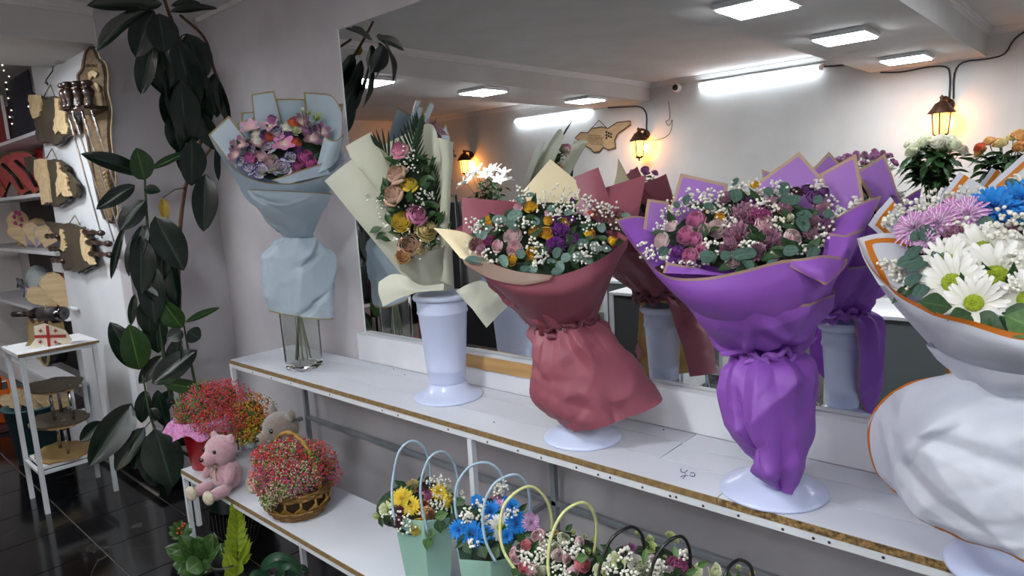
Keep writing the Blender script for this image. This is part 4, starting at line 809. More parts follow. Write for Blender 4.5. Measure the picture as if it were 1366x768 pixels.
lof(be, E_, [(1248, 448, 1520, 470, .22, 0), (1262, 472, 1490, 490, .19, 0), (1288, 500, 1450, 510, .13, .0), (1318, 525, 1420, 530, .075, 0)], pEn, 'wrapping_collar', pleat=(0, .12), k=9, edges='', amp=.005, freq=6, seed=12)
pt(be, E_, pE, [[(1143, 316, .02), (1160, 352, .08), (1192, 386, .14), (1235, 408, .20), (1290, 425, .24), (1366, 445, .26), (1450, 440, .22)], [(1150, 334, .02), (1170, 372, .08), (1204, 408, .14), (1247, 433, .20), (1300, 452, .24), (1370, 468, .26), (1450, 465, .22)], [(1180, 390, .02), (1205, 412, .08), (1236, 438, .13), (1268, 458, .18), (1315, 475, .21), (1375, 485, .22), (1450, 480, .18)], [(1240, 460, .02), (1256, 470, .06), (1280, 485, .10), (1305, 498, .12), (1335, 508, .13), (1380, 512, .13), (1430, 505, .1)]], edges='T', nr=30, nc=44, amp=.007, seed=13)
pt(be, E_, pE2, [[(1143, 318, .02), (1168, 312, .02), (1198, 312, .02), (1225, 325, .02)], [(1152, 345, .05), (1178, 340, .05), (1205, 345, .05), (1230, 355, .05)], [(1172, 380, .10), (1196, 385, .11), (1222, 395, .13), (1260, 405, .16)]], edges='TL', nr=18, nc=18, amp=.003, seed=14)
pt(be, E_, pE2, [[(1158, 300, -.02), (1170, 282, -.05), (1188, 262, -.08)], [(1180, 320, -.01), (1195, 300, -.04), (1210, 290, -.06)], [(1210, 345, .02), (1225, 325, 0), (1240, 310, -.02)]], edges='TL', nr=14, nc=14, amp=.003, seed=15)
pt(be, E_, pEn, [[(1170, 330, .0), (1230, 300, -.12), (1320, 270, -.18), (1420, 280, -.16), (1500, 330, .05)], [(1235, 440, .0), (1270, 415, -.08), (1340, 400, -.13), (1420, 410, -.10), (1480, 440, .05)], [(1312, 520, 0), (1325, 512, -.05), (1350, 508, -.07), (1385, 510, -.05), (1415, 520, 0)]], name='back_wrapping', nr=20, nc=34)
qd(be, E_, pE2, (1247, 273, -.13), (1280, 229, -.14), (1335, 262, -.12), (1290, 330, -.08), edges='TL', bulge=.01, seed=3)
qd(be, E_, pE2, (1318, 248, -.15), (1385, 188, -.16), (1440, 260, -.12), (1360, 330, -.08), edges='TL', bulge=.01, seed=4)
regE = (1320, 335, 145, 95)
backing(be, E_, (1325, 350, 115, 72), -.08, .16)
heads(be, E_, [('daisy', 'white', 1270, 377, 66), ('daisy', 'white', 1328, 369, 78), ('daisy', 'white', 1311, 333, 62), ('daisy', 'white', 1299, 404, 60), ('daisy', 'white', 1262, 348, 56), ('mum', 'lilac', 1217, 304, 44), ('mum', 'lilac', 1250, 298, 46), ('mum', 'lilac', 1290, 285, 42), ('mum', 'lilac', 1234, 322, 30), ('mum', 'blue', 1326, 276, 52), ('mum', 'blue', 1364, 266, 46), ('mum', 'blue', 1392, 285, 46), ('daisy', 'white', 1380, 345, 66), ('carnation', 'dusty', 1272, 310, 20), ('mum', 'lilac', 1270, 278, 30), ('daisy', 'white', 1370, 400, 60), ('carnation', 'dusty', 1345, 310, 22)], regE, -.08, .20, .03)
EL(be, E_, [(1235, 322, 1240, 300, 17), (1228, 328, 1210, 345, 15), (1232, 345, 1196, 352, 17), (1238, 350, 1210, 360, 14), (1245, 335, 1268, 330, 14), (1262, 330, 1245, 345, 14), (1305, 305, 1330, 295, 18), (1318, 300, 1308, 290, 16), (1228, 318, 1214, 312, 14), (1345, 250, 1355, 238, 15), (1350, 255, 1366, 245, 14), (1225, 365, 1212, 380, 16), (1235, 380, 1222, 395, 14), (1240, 310, 1228, 300, 12)], regE, -.08, .2, 'euc2')
for (u0, v0, u1, v1, w_) in ((1290, 425, 1340, 438, 30), (1330, 418, 1385, 430, 34), (1270, 410, 1225, 400, 26), (1350, 425, 1320, 445, 28), (1300, 420, 1265, 425, 24)): leaf(be, E_.q(u0, v0, .2), E_.q(u1, v1, .24), w_/600, E_.n+V((0, 0, .6)), 'green')
leaf(be, E_.q(1340, 420, .24), E_.q(1400, 445, .26), .06, E_.n+V((0, 0, .6)), 'fresh')
fill_green(be, E_, (1325, 350, 110, 65), 70, -.05, .18, .055)
mb = MB(); sprays(mb, E_, [(1200, 285, -.02, 16), (1215, 280, -.03, 18), (1235, 272, -.04, 16), (1185, 296, .0, 10), (1255, 265, -.06, 18), (1285, 262, -.06, 18), (1310, 258, -.07, 16), (1350, 300, .06, 24), (1355, 320, .1, 22), (1340, 290, .04, 18), (1352, 350, .15, 20), (1300, 310, .05, 16), (1180, 355, .07, 12), (1200, 365, .10, 14), (1195, 355, .08, 12), (1270, 300, .03, 14), (1362, 245, -.07, 18), (1215, 378, .12, 12), (1285, 300, .04, 14), (1325, 305, .08, 16), (1240, 285, -.01, 14), (1350, 380, .2, 14)], 600, 20, .0043, 1, 1); build(mb, 'gypsophila', [WHITEP, STEM], be, 'stuff')
# ---------------------------------------------------------------- lower shelf
ZL = .3865
# red bucket of dyed baby's breath
bp = at(281, 619, z=ZL); KX, KY = bp.x, bp.y; K = Ctx(KX+.05, KY+.06, ZL); K.lim = -.03
t = thing('red_bucket', (KX, KY, ZL), 'red bucket with pink mesh frill at the left end of the lower shelf', 'bucket')
mb = MB(); mb.lathe([(.075, 0), (.08, .003), (.105, .22), (.108, .22), (.108, .23), (.1, .225), (.076, .01), (0, .01)], (KX, KY, ZL), 40); build(mb, 'body', mat('red_plastic', 'b50f1c', .35), t)
mb = MB(); P = []
for i in range(9):
    q = i/8; row = []
    for j in range(72):
        a = 2*PI*j/72; f = 1+.09*math.sin(9*a)*q; r = (.11+.055*q)*f; row.append(V((KX+r*math.cos(a), KY+r*math.sin(a), ZL+.235-.05*q+.03*math.sin(q*PI)+.012*math.sin(7*a+q*2)*q)))
    row.append(row[0].copy()); P.append(row)
gridmesh(mb, P, ''); build(mb, 'mesh_frill', mat('pink_mesh', 'b8619f', .6, 'd79cc4', 90, bump=.6, bscale=160), t)
cols = [mat('gyp_red', 'c23a3e', .8), mat('gyp_coral', 'd8564c', .8), mat('gyp_orange', 'd9772e', .8), mat('gyp_pink', 'd63e6c', .8), mat('gyp_green', '5f8a38', .8), mat('gyp_yellow', 'c9b42a', .8), mat('gyp_mauve', 'a8597c', .8), mat('gyp_cream', 'bcae8c', .8), STEM]
def dyed(parent, c, blobs, n, r):
    mb = MB(); tot = sum(b_[3]*b_[4] for b_ in blobs)
    for (u, v, d, ru, rv, pal) in blobs:
        for k in range(int(n*ru*rv/tot)):
            a = random.uniform(0, 6.3); q = random.random()**.5; e = math.sqrt(max(0, 1-q*q)); uu, vv = u+ru*q*math.cos(a), v+rv*q*math.sin(a)
            q *= random.uniform(.9, 1.12); uu, vv = u+ru*q*math.cos(a), v+rv*q*math.sin(a); dd = d+e*ru/c.ppm()*random.uniform(.45, 1.12)
            p = c.q(uu, vv, dd); s = noise.noise(p*22+V((d, 0, 0)))
            idx = pal[int((s*1.6+.5+random.uniform(-.2, .2))*len(pal)) % len(pal)]
            icos(mb, p, r*random.uniform(.6, 1.2), idx)
        for k in range(30):
            a = random.uniform(0, 6.3); mb.tube([c.q(u, v+rv*.8, d), c.q(u+ru*.5*math.cos(a), v+rv*.5*math.sin(a), d+.02), c.q(u+ru*math.cos(a), v+rv*math.sin(a), d+.01)], .0008, 3, 8, cap=False)
        mb.ball(c.q(u, v, d), min(ru, rv)*.55/c.ppm(), 12, 8, 8)
    build(mb, 'gypsophila', cols, parent, 'stuff')
t = thing('gypsophila_bunch', (KX, KY, .55), "bunch of red and coral dyed baby's breath in the red bucket", 'flowers', "dyed baby's breath bunches")
dyed(t, K, [(262, 545, .02, 32, 24, (0, 1, 4, 6, 4)), (300, 530, .0, 36, 24, (1, 0, 0, 6)), (335, 550, .02, 34, 26, (2, 4, 1, 5, 2)), (290, 565, .06, 40, 20, (0, 1, 4, 6)), (345, 572, .03, 28, 18, (5, 2, 5, 4)), (325, 580, .07, 22, 14, (5, 1, 4)), (278, 520, -.02, 26, 14, (0, 6, 4)), (245, 555, .02, 14, 20, (4, 0, 6))], 5200, .0036)
# teddy bears
SC = 1.22
def teddy(name, label, col, col2, foot, spec):
    """spec: parts as (name, centre, radii, tilt axis vector) ellipsoids merged through a remesh into one plush body"""
    loc, fwd, body, extra = spec; t = thing(name, loc, label, 'teddy bear'); fwd = V(fwd).normalized(); rt = V((fwd.y, -fwd.x, 0)).normalized()*-1; up = V((0, 0, 1)); L = V(loc)
    def w_(p): return L+(rt*p[0]+fwd*p[1]+up*p[2])*SC
    R0 = Matrix((rt, fwd, up)).transposed(); mb = MB()
    for c, r, tilt in body: mb.ball(w_(c), SC, 20, 14, sc=r, R=R0 @ Matrix.Rotation(tilt[0], 3, 'X') @ Matrix.Rotation(tilt[1], 3, 'Y'))
    plush = mat('plush_'+col, col, .95, col2, 60, bump=.7, bscale=220, sheen=.6)
    o = build(mb, 'body', plush, t); md = o.modifiers.new('remesh', 'REMESH'); md.mode = 'VOXEL'; md.voxel_size = .0035; md.use_smooth_shade = True
    sm = o.modifiers.new('smooth', 'SMOOTH'); sm.iterations = 5; sm.factor = .6
    for n_, c, r, m, tl in extra: mb = MB(); mb.ball(w_(c), SC, 16, 10, sc=r, R=R0 @ Matrix.Rotation(tl, 3, 'X')); build(mb, n_, m, t)
    return t, w_
eye = mat('bead_eye', '060606', .06, coat=1); foot = mat('cream_plush', 'cfc4b0', .95, 'bfb39d', 60, bump=.6, bscale=200)
T = at(300, 655, z=ZL)+V((-.005, .02, 0))
fw = (.22, -.97, 0)
pk, w_ = teddy('teddy_bear', 'pink teddy bear sitting on the shelf edge between the red bucket and the basket', 'c49aa2', 'b98c95', foot,
 ((T.x, T.y, ZL+.002), fw, [((0, 0, .058), (.056, .048, .060), (0, 0)), ((-.0, .012, .148), (.058, .052, .052), (0, 0)), ((0, .062, .134), (.028, .026, .024), (0, 0)), ((-.042, .0, .188), (.017, .011, .019), (0, 0)), ((.042, .0, .188), (.017, .011, .019), (0, 0)),
  ((-.050, .025, .075), (.019, .02, .038), (.7, .4)), ((.050, .025, .075), (.019, .02, .038), (.7, -.4)), ((-.042, .068, .022), (.023, .048, .021), (0, 0)), ((.042, .068, .022), (.023, .048, .021), (0, 0))],
  [('foot_pad', (-.045, .112, .024), (.024, .014, .025), foot, 0), ('foot_pad', (.045, .112, .024), (.024, .014, .025), foot, 0), ('nose', (0, .089, .141), (.009, .006, .007), eye, 0), ('eye', (-.026, .056, .160), (.008, .005, .008), eye, 0), ('eye', (.026, .056, .160), (.008, .005, .008), eye, 0)]))
mb = MB()
for s in (-1, 1): mb.tube([w_((0, .045, .102)), w_((s*.018, .055, .110)), w_((s*.024, .054, .098)), w_((0, .046, .1))], .0045, 6); mb.tube([w_((0, .045, .1)), w_((s*.010, .052, .08)), w_((s*.016, .052, .055))], .003, 6)
build(mb, 'ribbon_bow', mat('ribbon_pinkgrey', 'b9a08c', .5), pk)
U = at(380, 640, z=ZL); U = V((-2.60, -.40, ZL)); SC = 1.38
gb, w_ = teddy('teddy_bear', 'grey-brown teddy bear peeking out behind the wicker basket of flowers', '82746a', '74675e', foot,
 ((U.x, U.y, ZL+.002), (.1, -1, 0), [((0, 0, .07), (.056, .05, .07), (0, 0)), ((0, .01, .182), (.058, .055, .052), (0, 0)), ((0, .066, .168), (.028, .026, .021), (0, 0)), ((-.046, 0, .228), (.018, .012, .019), (0, 0)), ((.046, 0, .228), (.018, .012, .019), (0, 0)), ((-.055, .03, .09), (.02, .02, .042), (.7, .4)), ((.055, .03, .09), (.02, .02, .042), (.7, -.4)), ((-.045, .06, .022), (.025, .045, .021), (0, 0)), ((.045, .06, .022), (.025, .045, .021), (0, 0))],
  [('foot_pad', (-.045, .1, .025), (.024, .012, .025), foot, 0), ('foot_pad', (.045, .1, .025), (.024, .012, .025), foot, 0), ('nose', (0, .093, .174), (.010, .006, .008), eye, 0), ('eye', (-.024, .058, .193), (.008, .005, .008), eye, 0), ('eye', (.024, .058, .193), (.008, .005, .008), eye, 0)]))
# wicker basket
bp = at(398, 681, z=ZL); BX, BY = bp.x, bp.y; K2 = Ctx(BX, BY, ZL); K2.lim = -.03
t = thing('wicker_basket', (BX, BY, ZL), 'woven wicker basket with arched handle beside the teddy bears', 'basket')
wk = mat('wicker', '8a6428', .6, '5f4218', 40, bump=.4, bscale=100); wk2 = mat('wicker_gold', 'ad8434', .5, '86611f', 30, bump=.3, bscale=80)
def ring(z, r, n=64, ph=0, amp=0, k=14): return [V((BX+(r+amp*math.sin(k*a+ph))*math.cos(a)*1.12, BY+(r+amp*math.sin(k*a+ph))*math.sin(a), ZL+z)) for a in [2*PI*i/n for i in range(n)]]
mb = MB()
for i in range(4): mb.tube(ring(.008+.011*i, .092+.008*i, ph=i*PI, amp=.003), .0055, 6, closed=True)
for i in range(3): mb.tube(ring(.095+.010*i, .124+.003*i, ph=i*PI, amp=.004), .006, 6, closed=True)
build(mb, 'woven_band', wk, t)
mb = MB()
for k in range(14):
    a = 2*PI*k/14
    pa = [V((BX+r*math.cos(a+o)*1.12, BY+r*math.sin(a+o), ZL+z)) for r, z, o in ((.112, .045, -.20), (.126, .07, 0), (.122, .098, .0), (.112, .045, .20))]
    mb.tube(pa[:3], .005, 6); mb.prism([pa[0], pa[1], pa[3]], .004, (math.cos(a), math.sin(a), .2), 0)
build(mb, 'basket_lattice', wk2, t)
mb = MB(); mb.lathe([(.09, .002), (.09, .008), (0, .008)], (BX, BY, ZL), 32, sx=1.12); build(mb, 'bottom', wk, t)
mb = MB(); mb.lathe([(.09, .01), (.10, .04), (.118, .09), (.115, .09), (.08, .012)], (BX, BY, ZL), 32, sx=1.1); build(mb, 'lining', mat('basket_inside', '33240f', .9), t)
for s in (0, 1):
    mb = MB(); rr = V((.97, .2, 0)).normalized(); hp_ = []
    for i in range(41):
        a = PI*i/40; hp_.append(V((BX, BY, ZL+.085))+rr*(  .135*math.cos(a))+V((0, 0, .235*math.sin(a)**.85))+rr.cross(V((0, 0, 1)))*(.004*math.sin(i*.9+s*PI))+V((0, 0, .003*math.cos(i*.9+s*PI))))
    mb.tube(hp_, .006, 8); build(mb, 'handle', wk2, t)
t = thing('gypsophila_bunch', (BX, BY, .45), "mound of pink, red and cream dyed baby's breath filling the wicker basket", 'flowers', "dyed baby's breath bunches")
dyed(t, K2, [(375, 615, .03, 38, 28, (0, 6, 7, 4, 1)), (355, 640, .06, 24, 24, (6, 7, 1, 0)), (395, 635, .08, 36, 24, (3, 7, 4, 7, 6)), (420, 612, .0, 30, 24, (0, 1, 4, 6)), (395, 600, -.03, 34, 18, (0, 7, 6, 4)), (380, 655, .09, 30, 14, (7, 6, 7, 4)), (436, 630, .0, 20, 20, (6, 3, 4, 1)), (350, 612, .02, 16, 18, (0, 1, 6)), (360, 668, .08, 14, 12, (7, 4, 7))], 5600, .0034)
# gift bags with looped handles
mint = mat('mint_card', '9cc4b4', .55, '93bbac', 4)
def gift_bag(uv, y, hcol, label, flowers, seed, col=mint, zt=.645, rot_=.0, handles=(), hm=None, w_=.115):
    c0 = at(uv[0], uv[1], y=y); x = c0.x; c = Ctx(x, y, ZL); c.lim = -.03
    t = thing('gift_bag', (x, y, ZL), label, 'flower gift bag', 'flower gift bags on the lower shelf')
    n = 6; h = zt-ZL; B0 = []; T0 = []
    for k in range(n):
        a = rot_+2*PI*k/n; r0, r1 = w_*.72, w_; B0.append(V((x+r0*math.cos(a), y+r0*math.sin(a)*.8, ZL+.001))); T0.append(V((x+r1*math.cos(a), y+r1*math.sin(a)*.8, zt+(.012 if k % 2 else -.004))))
    mb = MB(); 
    for k in range(n):
        j = (k+1) % n; ins = lambda p: p+(V((x, y, p.z))-p)*.03
        mb.add([B0[k], B0[j], T0[j], T0[k]], [(0, 1, 2, 3)], smooth=False); mb.add([ins(B0[k]), ins(B0[j]), ins(T0[j]), ins(T0[k])], [(3, 2, 1, 0)], smooth=False); mb.add([T0[k], T0[j], ins(T0[j]), ins(T0[k])], [(0, 1, 2, 3)], smooth=False)
    mb.add(B0, [tuple(range(n))[::-1]], smooth=False); build(mb, 'card_body', col, t)
    for (pts, dd) in handles:
        mb = MB(); P = [c.q(u, v, ease(dd[0], dd[1], i/(len(pts)-1))) for i, (u, v) in enumerate(pts)]; P = [cr(P, i/40) for i in range(41)]; mb.tube(P, .0038, 8); build(mb, 'handle', hm, t)
    return t, c
blue_h = mat('handle_blue', '9fb8c8', .35); yel_h = mat('handle_yellow', 'c9cc8c', .35); blk_h = mat('handle_black', '101012', .3)
def posy(label, x, y, c, reg, d0, d1, fl, sp, lv, extra_green=40):
    t = thing('flower_arrangement', (x, y, .6), label, 'flowers', 'flower arrangements in the gift bags'); backing(t, c, reg, d0, d1-.02); 
    mb = MB(); mb.lathe([(.04, 0), (.055, .17), (.03, .22), (0, .23)], (x, y, ZL+.004), 16); build(mb, 'stem_bundle', DARKG, t)
    heads(t, c, fl, reg, d0, d1, .015)
    for (u0, v0, u1, v1, w_, k) in lv: leaf(t, c.q(u0, v0, d1), c.q(u1, v1, d1+.02), w_/c.ppm(), c.n+V((0, 0, .6)), k)
    fill_green(t, c, reg, extra_green, d0, d1, .04); mb = MB(); sprays(mb, c, sp, 500, 22, .0042, 1, 1); build(mb, 'gypsophila', [WHITEP, STEM], t, 'stuff'); return t
zt = .625
t, c = gift_bag((567, 712), -.52, 0, 'mint card gift bag with two blue loop handles, leftmost in the row', None, 1, zt=.632, rot_=.25, hm=blue_h, handles=[([(527, 700), (523, 668), (524, 640), (532, 603), (549, 588), (566, 598), (574, 625), (573, 650), (574, 690)], (.07, -.06)), ([(571, 712), (562, 670), (562, 640), (572, 612), (588, 602), (603, 612), (611, 640), (611, 665), (609, 692)], (.11, .0))])
posy('yellow, peach and maroon flowers in the leftmost mint gift bag', c.B.x, -.52, c, (560, 678, 58, 36), -.07, .09, [('mum', 'yellow', 535, 665, 28), ('mum', 'yellow', 548, 675, 24), ('mum', 'yellow', 586, 656, 22), ('rose', 'pink', 569, 659, 17), ('rose', 'maroon', 566, 650, 18), ('rose', 'maroon', 529, 684, 20), ('rose', 'maroon', 528, 696, 16), ('openrose', 'yellow', 559, 704, 22), ('rose', 'yellow', 600, 668, 19), ('rose', 'orange', 565, 673, 16), ('rose', 'peach', 571, 685, 20), ('carnation', 'creamyellow', 550, 648, 18), ('lisianthus', 'greenwhite', 513, 680, 17), ('bud', 'green', 503, 688, 12), ('bud', 'green', 597, 697, 12), ('carnation', 'greenwhite', 598, 652, 12), ('rose', 'hotpink', 533, 655, 10)], [(545, 690, .06, 18), (542, 702, .08, 14), (582, 668, .03, 14), (588, 676, .04, 12), (582, 643, -.03, 14), (588, 645, -.03, 14), (520, 690, .05, 10), (610, 660, .0, 10)], [(575, 702, 572, 720, 14, 'fresh'), (585, 690, 588, 712, 16, 'green'), (572, 712, 569, 735, 14, 'fresh'), (605, 670, 621, 668, 12, 'green'), (520, 695, 512, 688, 12, 'green'), (580, 690, 598, 684, 14, 'fresh')])
t, c = gift_bag((648, 745), -.555, 0, 'mint card gift bag with two blue loop handles, second in the row with blue flowers', None, 2, zt=.62, rot_=.3, hm=blue_h, w_=.10, handles=[([(610, 692), (607, 672), (610, 645), (627, 622), (649, 617), (666, 628), (674, 650), (673, 662)], (.0, -.06)), ([(662, 750), (649, 725), (644, 695), (648, 665), (663, 642), (687, 633), (702, 645), (707, 668), (707, 686)], (.11, .0))])
posy('bright blue chrysanthemums with one white daisy in the second mint gift bag', c.B.x, -.555, c, (652, 700, 54, 34), -.06, .09, [('mum', 'blue', 612, 707, 26), ('mum', 'blue', 630, 714, 34), ('mum', 'blue', 655, 683, 30), ('mum', 'blue', 689, 698, 30), ('mum', 'blue', 683, 676, 22), ('mum', 'blue', 668, 668, 18), ('daisy', 'white', 668, 703, 32), ('mum', 'lilac', 708, 697, 26), ('mum', 'lilac', 668, 676, 20), ('mum', 'blue', 648, 712, 22), ('mum', 'blue', 636, 668, 18), ('carnation', 'pink', 664, 664, 12), ('mum', 'blue', 676, 715, 18)], [(628, 686, .03, 14), (622, 690, .04, 12), (665, 655, -.04, 12), (670, 648, -.05, 10), (640, 675, .0, 12), (683, 684, .02, 10), (645, 692, .05, 10), (630, 725, .09, 8)], [(640, 728, 648, 745, 16, 'green'), (665, 728, 655, 748, 14, 'green'), (620, 722, 628, 740, 14, 'green'), (690, 722, 700, 712, 14, 'green')])
kraft = mat('pale_card', 'b8b89a', .6); 
t, c = gift_bag((735, 790), -.56, 0, 'gift bag with two pale yellow loop handles, third in the row', None, 3, col=kraft, zt=.60, rot_=.3, hm=yel_h, w_=.10, handles=[([(690, 764), (672, 735), (667, 706), (672, 675), (690, 655), (710, 649), (728, 665), (736, 690), (736, 708)], (.09, -.05)), ([(733, 775), (731, 745), (737, 710), (753, 682), (776, 670), (790, 680), (796, 705), (792, 740)], (.11, .0))])
posy('cream, blush and red spray roses in the gift bag with yellow handles', c.B.x, -.56, c, (742, 745, 60, 38), -.07, .09, [('rose', 'palepink', 687, 740, 22), ('rose', 'palepink', 717, 715, 20), ('carnation', 'greenwhite', 735, 732, 24), ('rose', 'coral', 701, 726, 15), ('rose', 'coral', 698, 757, 17), ('rose', 'coral', 778, 752, 24), ('rose', 'palepink', 708, 762, 17), ('rose', 'blush', 745, 740, 18), ('rose', 'palepink', 756, 745, 14), ('rose', 'blush', 773, 722, 14), ('bud', 'green', 765, 710, 11), ('bud', 'green', 780, 716, 9), ('bud', 'green', 790, 720, 10), ('bud', 'green', 784, 735, 10), ('rose', 'greenwhite', 752, 718, 18), ('rose', 'creamyellow', 740, 712, 14), ('rose', 'blush', 726, 728, 12), ('rose', 'palepink', 765, 762, 16), ('rose', 'greenwhite', 722, 762, 16), ('bud', 'green', 735, 708, 8)], [(712, 748, .08, 14), (722, 740, .07, 12), (760, 730, .03, 14), (745, 758, .09, 14), (700, 742, .07, 10), (730, 720, .0, 12), (770, 738, .05, 10), (755, 768, .1, 10)], [(690, 758, 684, 768, 12, 'green'), (768, 745, 785, 742, 12, 'fresh')])
dkc = mat('black_card', '1b1b1d', .5)
t, c = gift_bag((860, 830), -.52, 0, 'gift bag with two black loop handles at the bottom edge, fourth in the row', None, 4, col=dkc, zt=.57, rot_=.3, hm=blk_h, w_=.11, handles=[([(797, 775), (802, 750), (815, 720), (832, 706), (846, 703), (857, 715), (860, 736), (860, 750)], (.08, -.04)), ([(866, 775), (873, 748), (888, 725), (908, 715), (919, 730), (921, 758), (920, 775)], (.1, .0))])
posy('white and pink lisianthus with green buds in the gift bag with black handles', c.B.x, -.52, c, (858, 765, 68, 38), -.07, .09, [('lisianthus', 'greenwhite', 822, 750, 22), ('bud', 'green', 866, 719, 14), ('bud', 'green', 894, 715, 15), ('bud', 'green', 851, 712, 10), ('bud', 'green', 902, 722, 10), ('lisianthus', 'white', 848, 750, 24), ('carnation', 'roseviolet', 840, 735, 20), ('carnation', 'hotpink', 906, 757, 28), ('lisianthus', 'white', 890, 764, 22), ('carnation', 'greenwhite', 858, 763, 24), ('bud', 'green', 821, 745, 12), ('bud', 'green', 854, 751, 10), ('bud', 'green', 887, 744, 9), ('lisianthus', 'greenwhite', 930, 762, 16), ('lisianthus', 'greenwhite', 955, 762, 18), ('rose', 'blush', 870, 748, 16), ('lisianthus', 'greenwhite', 800, 762, 20), ('bud', 'green', 812, 735, 9), ('lisianthus', 'green', 868, 730, 14)], [(836, 738, .0, 12), (815, 755, .06, 14), (880, 752, .04, 14), (840, 765, .1, 12), (875, 760, .06, 12), (912, 740, .0, 10)], [(862, 730, 858, 755, 8, 'fresh'), (898, 728, 905, 745, 8, 'fresh'), (805, 750, 795, 740, 8, 'fresh'), (930, 755, 945, 750, 8, 'fresh'), (915, 765, 930, 760, 8, 'fresh')])
t, c = gift_bag((985, 870), -.52, 0, 'last gift bag of the row, only one black handle in view', None, 5, col=dkc, zt=.55, rot_=.3, hm=blk_h, w_=.11, handles=[([(965, 775), (972, 757), (982, 748), (990, 747), (1001, 755), (1006, 775)], (.08, -.02))])
posy('green lisianthus buds in the last gift bag at the bottom edge', c.B.x, -.52, c, (985, 810, 60, 34), -.07, .09, [('bud', 'green', 985, 758, 10), ('lisianthus', 'greenwhite', 970, 790, 24), ('lisianthus', 'white', 1005, 795, 24), ('bud', 'yellow', 1004, 765, 9), ('carnation', 'hotpink', 985, 815, 26)], [(990, 790, .06, 14)], [(985, 780, 985, 762, 6, 'fresh')])
# ---------------------------------------------------------------- potted plants on the floor below
potm = mat('black_pot', '111312', .5)
def pot(x, y, r, h, label, name='potted_plant', m=potm):
    t = thing(name, (x, y, 0), label, 'potted plant', 'potted plants under the lower shelf'); mb = MB(); mb.lathe([(r*.72, 0), (r*.75, .004), (r*.95, h-.02), (r*1.05, h-.02), (r*1.05, h), (r*.96, h), (r*.94, h-.03), (0, h-.035)], (x, y, 0), 28); build(mb, 'pot', m, t); return t
BR = leaf_mat('broad_leaf', '2c4a20', '6a8a4a', '43632f', .35); YG = leaf_mat('croton_leaf', '6a8420', 'a8b23a', '8a9a28', .4)
def bush(t, c, lst, m, key, bend=.4, shape='sharp'):
    me = leaf_mesh(key, m, bend, .15, shape)
    for (u0, v0, d0, u1, v1, d1, w_) in lst:
        a, b_ = c.q(u0, v0, d0), c.q(u1, v1, d1); L = (b_-a).length; put('leaf', me, t, frame(a, b_-a, c.n+V((0, 0, .8))+c.r*random.uniform(-.5, .5), (w_/F*(a-CAM).length, L, L)))
p = at(268, 800, z=0); t = pot(-2.98, -.66, .06, .10, 'broad-leaved green plant with small orange buds by the left shelf post', m=potm); c = Ctx(-2.98, -.66, 0); c.lim = -.05
L_ = [(270, 745, .02, 222, 730, .05, 26), (268, 750, .04, 232, 752, .08, 26), (268, 755, .05, 240, 775, .1, 26), (272, 745, .06, 262, 718, .08, 24), (275, 745, .05, 292, 726, .08, 28), (275, 750, .07, 300, 745, .1, 26), (270, 755, .08, 282, 780, .12, 26), (276, 740, .02, 284, 712, .04, 22), (262, 745, .05, 243, 712, .05, 22), (268, 748, .1, 250, 760, .14, 26), (278, 752, .05, 306, 764, .1, 22), (265, 738, .0, 240, 735, .0, 24), (282, 742, .0, 310, 728, .03, 16)]
for k in range(44): a = random.uniform(0, 6.3); r = random.uniform(12, 42); L_.append((270, 748, random.uniform(0, .06), 270+r*math.cos(a), 745+r*math.sin(a)*.8, random.uniform(0, .12), 20))
bush(t, c, L_, BR, 'broad', .4, 'long')
mb = MB(); mb.tube([c.q(268, 760, 0), c.q(262, 730, 0), c.q(245, 708, 0)], .003, 5)
for k in range(16): mb.tube([c.q(280+k*1.5, 750, -.02), c.q(280+k*4, 720+random.uniform(-6, 6), -.03), c.q(272+k*5, 690+random.uniform(-8, 12), -.03)], .0012, 4)
build(mb, 'twigs', mat('dark_twig', '2c241c', .8), t, 'stuff')
mb = MB()
for k in range(16): icos(mb, c.q(241+random.uniform(-8, 8), 706+random.uniform(-8, 6), random.uniform(0, .03)), .006, 0)
build(mb, 'orange_buds', mat('bud_orange', 'b8502c', .7), t, 'stuff')
bush(t, c, [(241, 712, .01, 241+16*math.cos(a), 708+14*math.sin(a), .02, 9) for a in [i*.6 for i in range(11)]], BR, 'broad')
t = pot(-2.72, -.66, .055, .11, 'upright yellow-green lobed plant rising in front of the shelf edge'); c = Ctx(-2.72, -.66, 0); c.lim = -.05
L_ = []
for i in range(9):
    v = 752-i*8.5
    for s in (-1, 1): L_.append((316-(i-4)*.2, v, .02, 316+s*(20-i*1.6), v-14, .04, 13))
L_ += [(315, 700, .02, 314, 676, .02, 12), (318, 760, .03, 334, 716, .05, 12), (320, 750, .03, 336, 722, .05, 9), (312, 765, .04, 302, 735, .06, 20), (315, 770, .05, 300, 760, .08, 24), (314, 768, .04, 322, 745, .06, 16), (310, 745, .01, 302, 712, .03, 9)]
bush(t, c, L_, YG, 'croton', .1); build(MB().tube([c.q(316, 775, .01), c.q(316, 730, .02), c.q(315, 690, .02)], .003, 6), 'stem', STEM, t)
t = pot(-2.42, -.62, .07, .10, 'dark arching strap-leaved plant at the bottom edge under the shelf'); c = Ctx(-2.42, -.62, 0); c.lim = -.05
mb = MB()
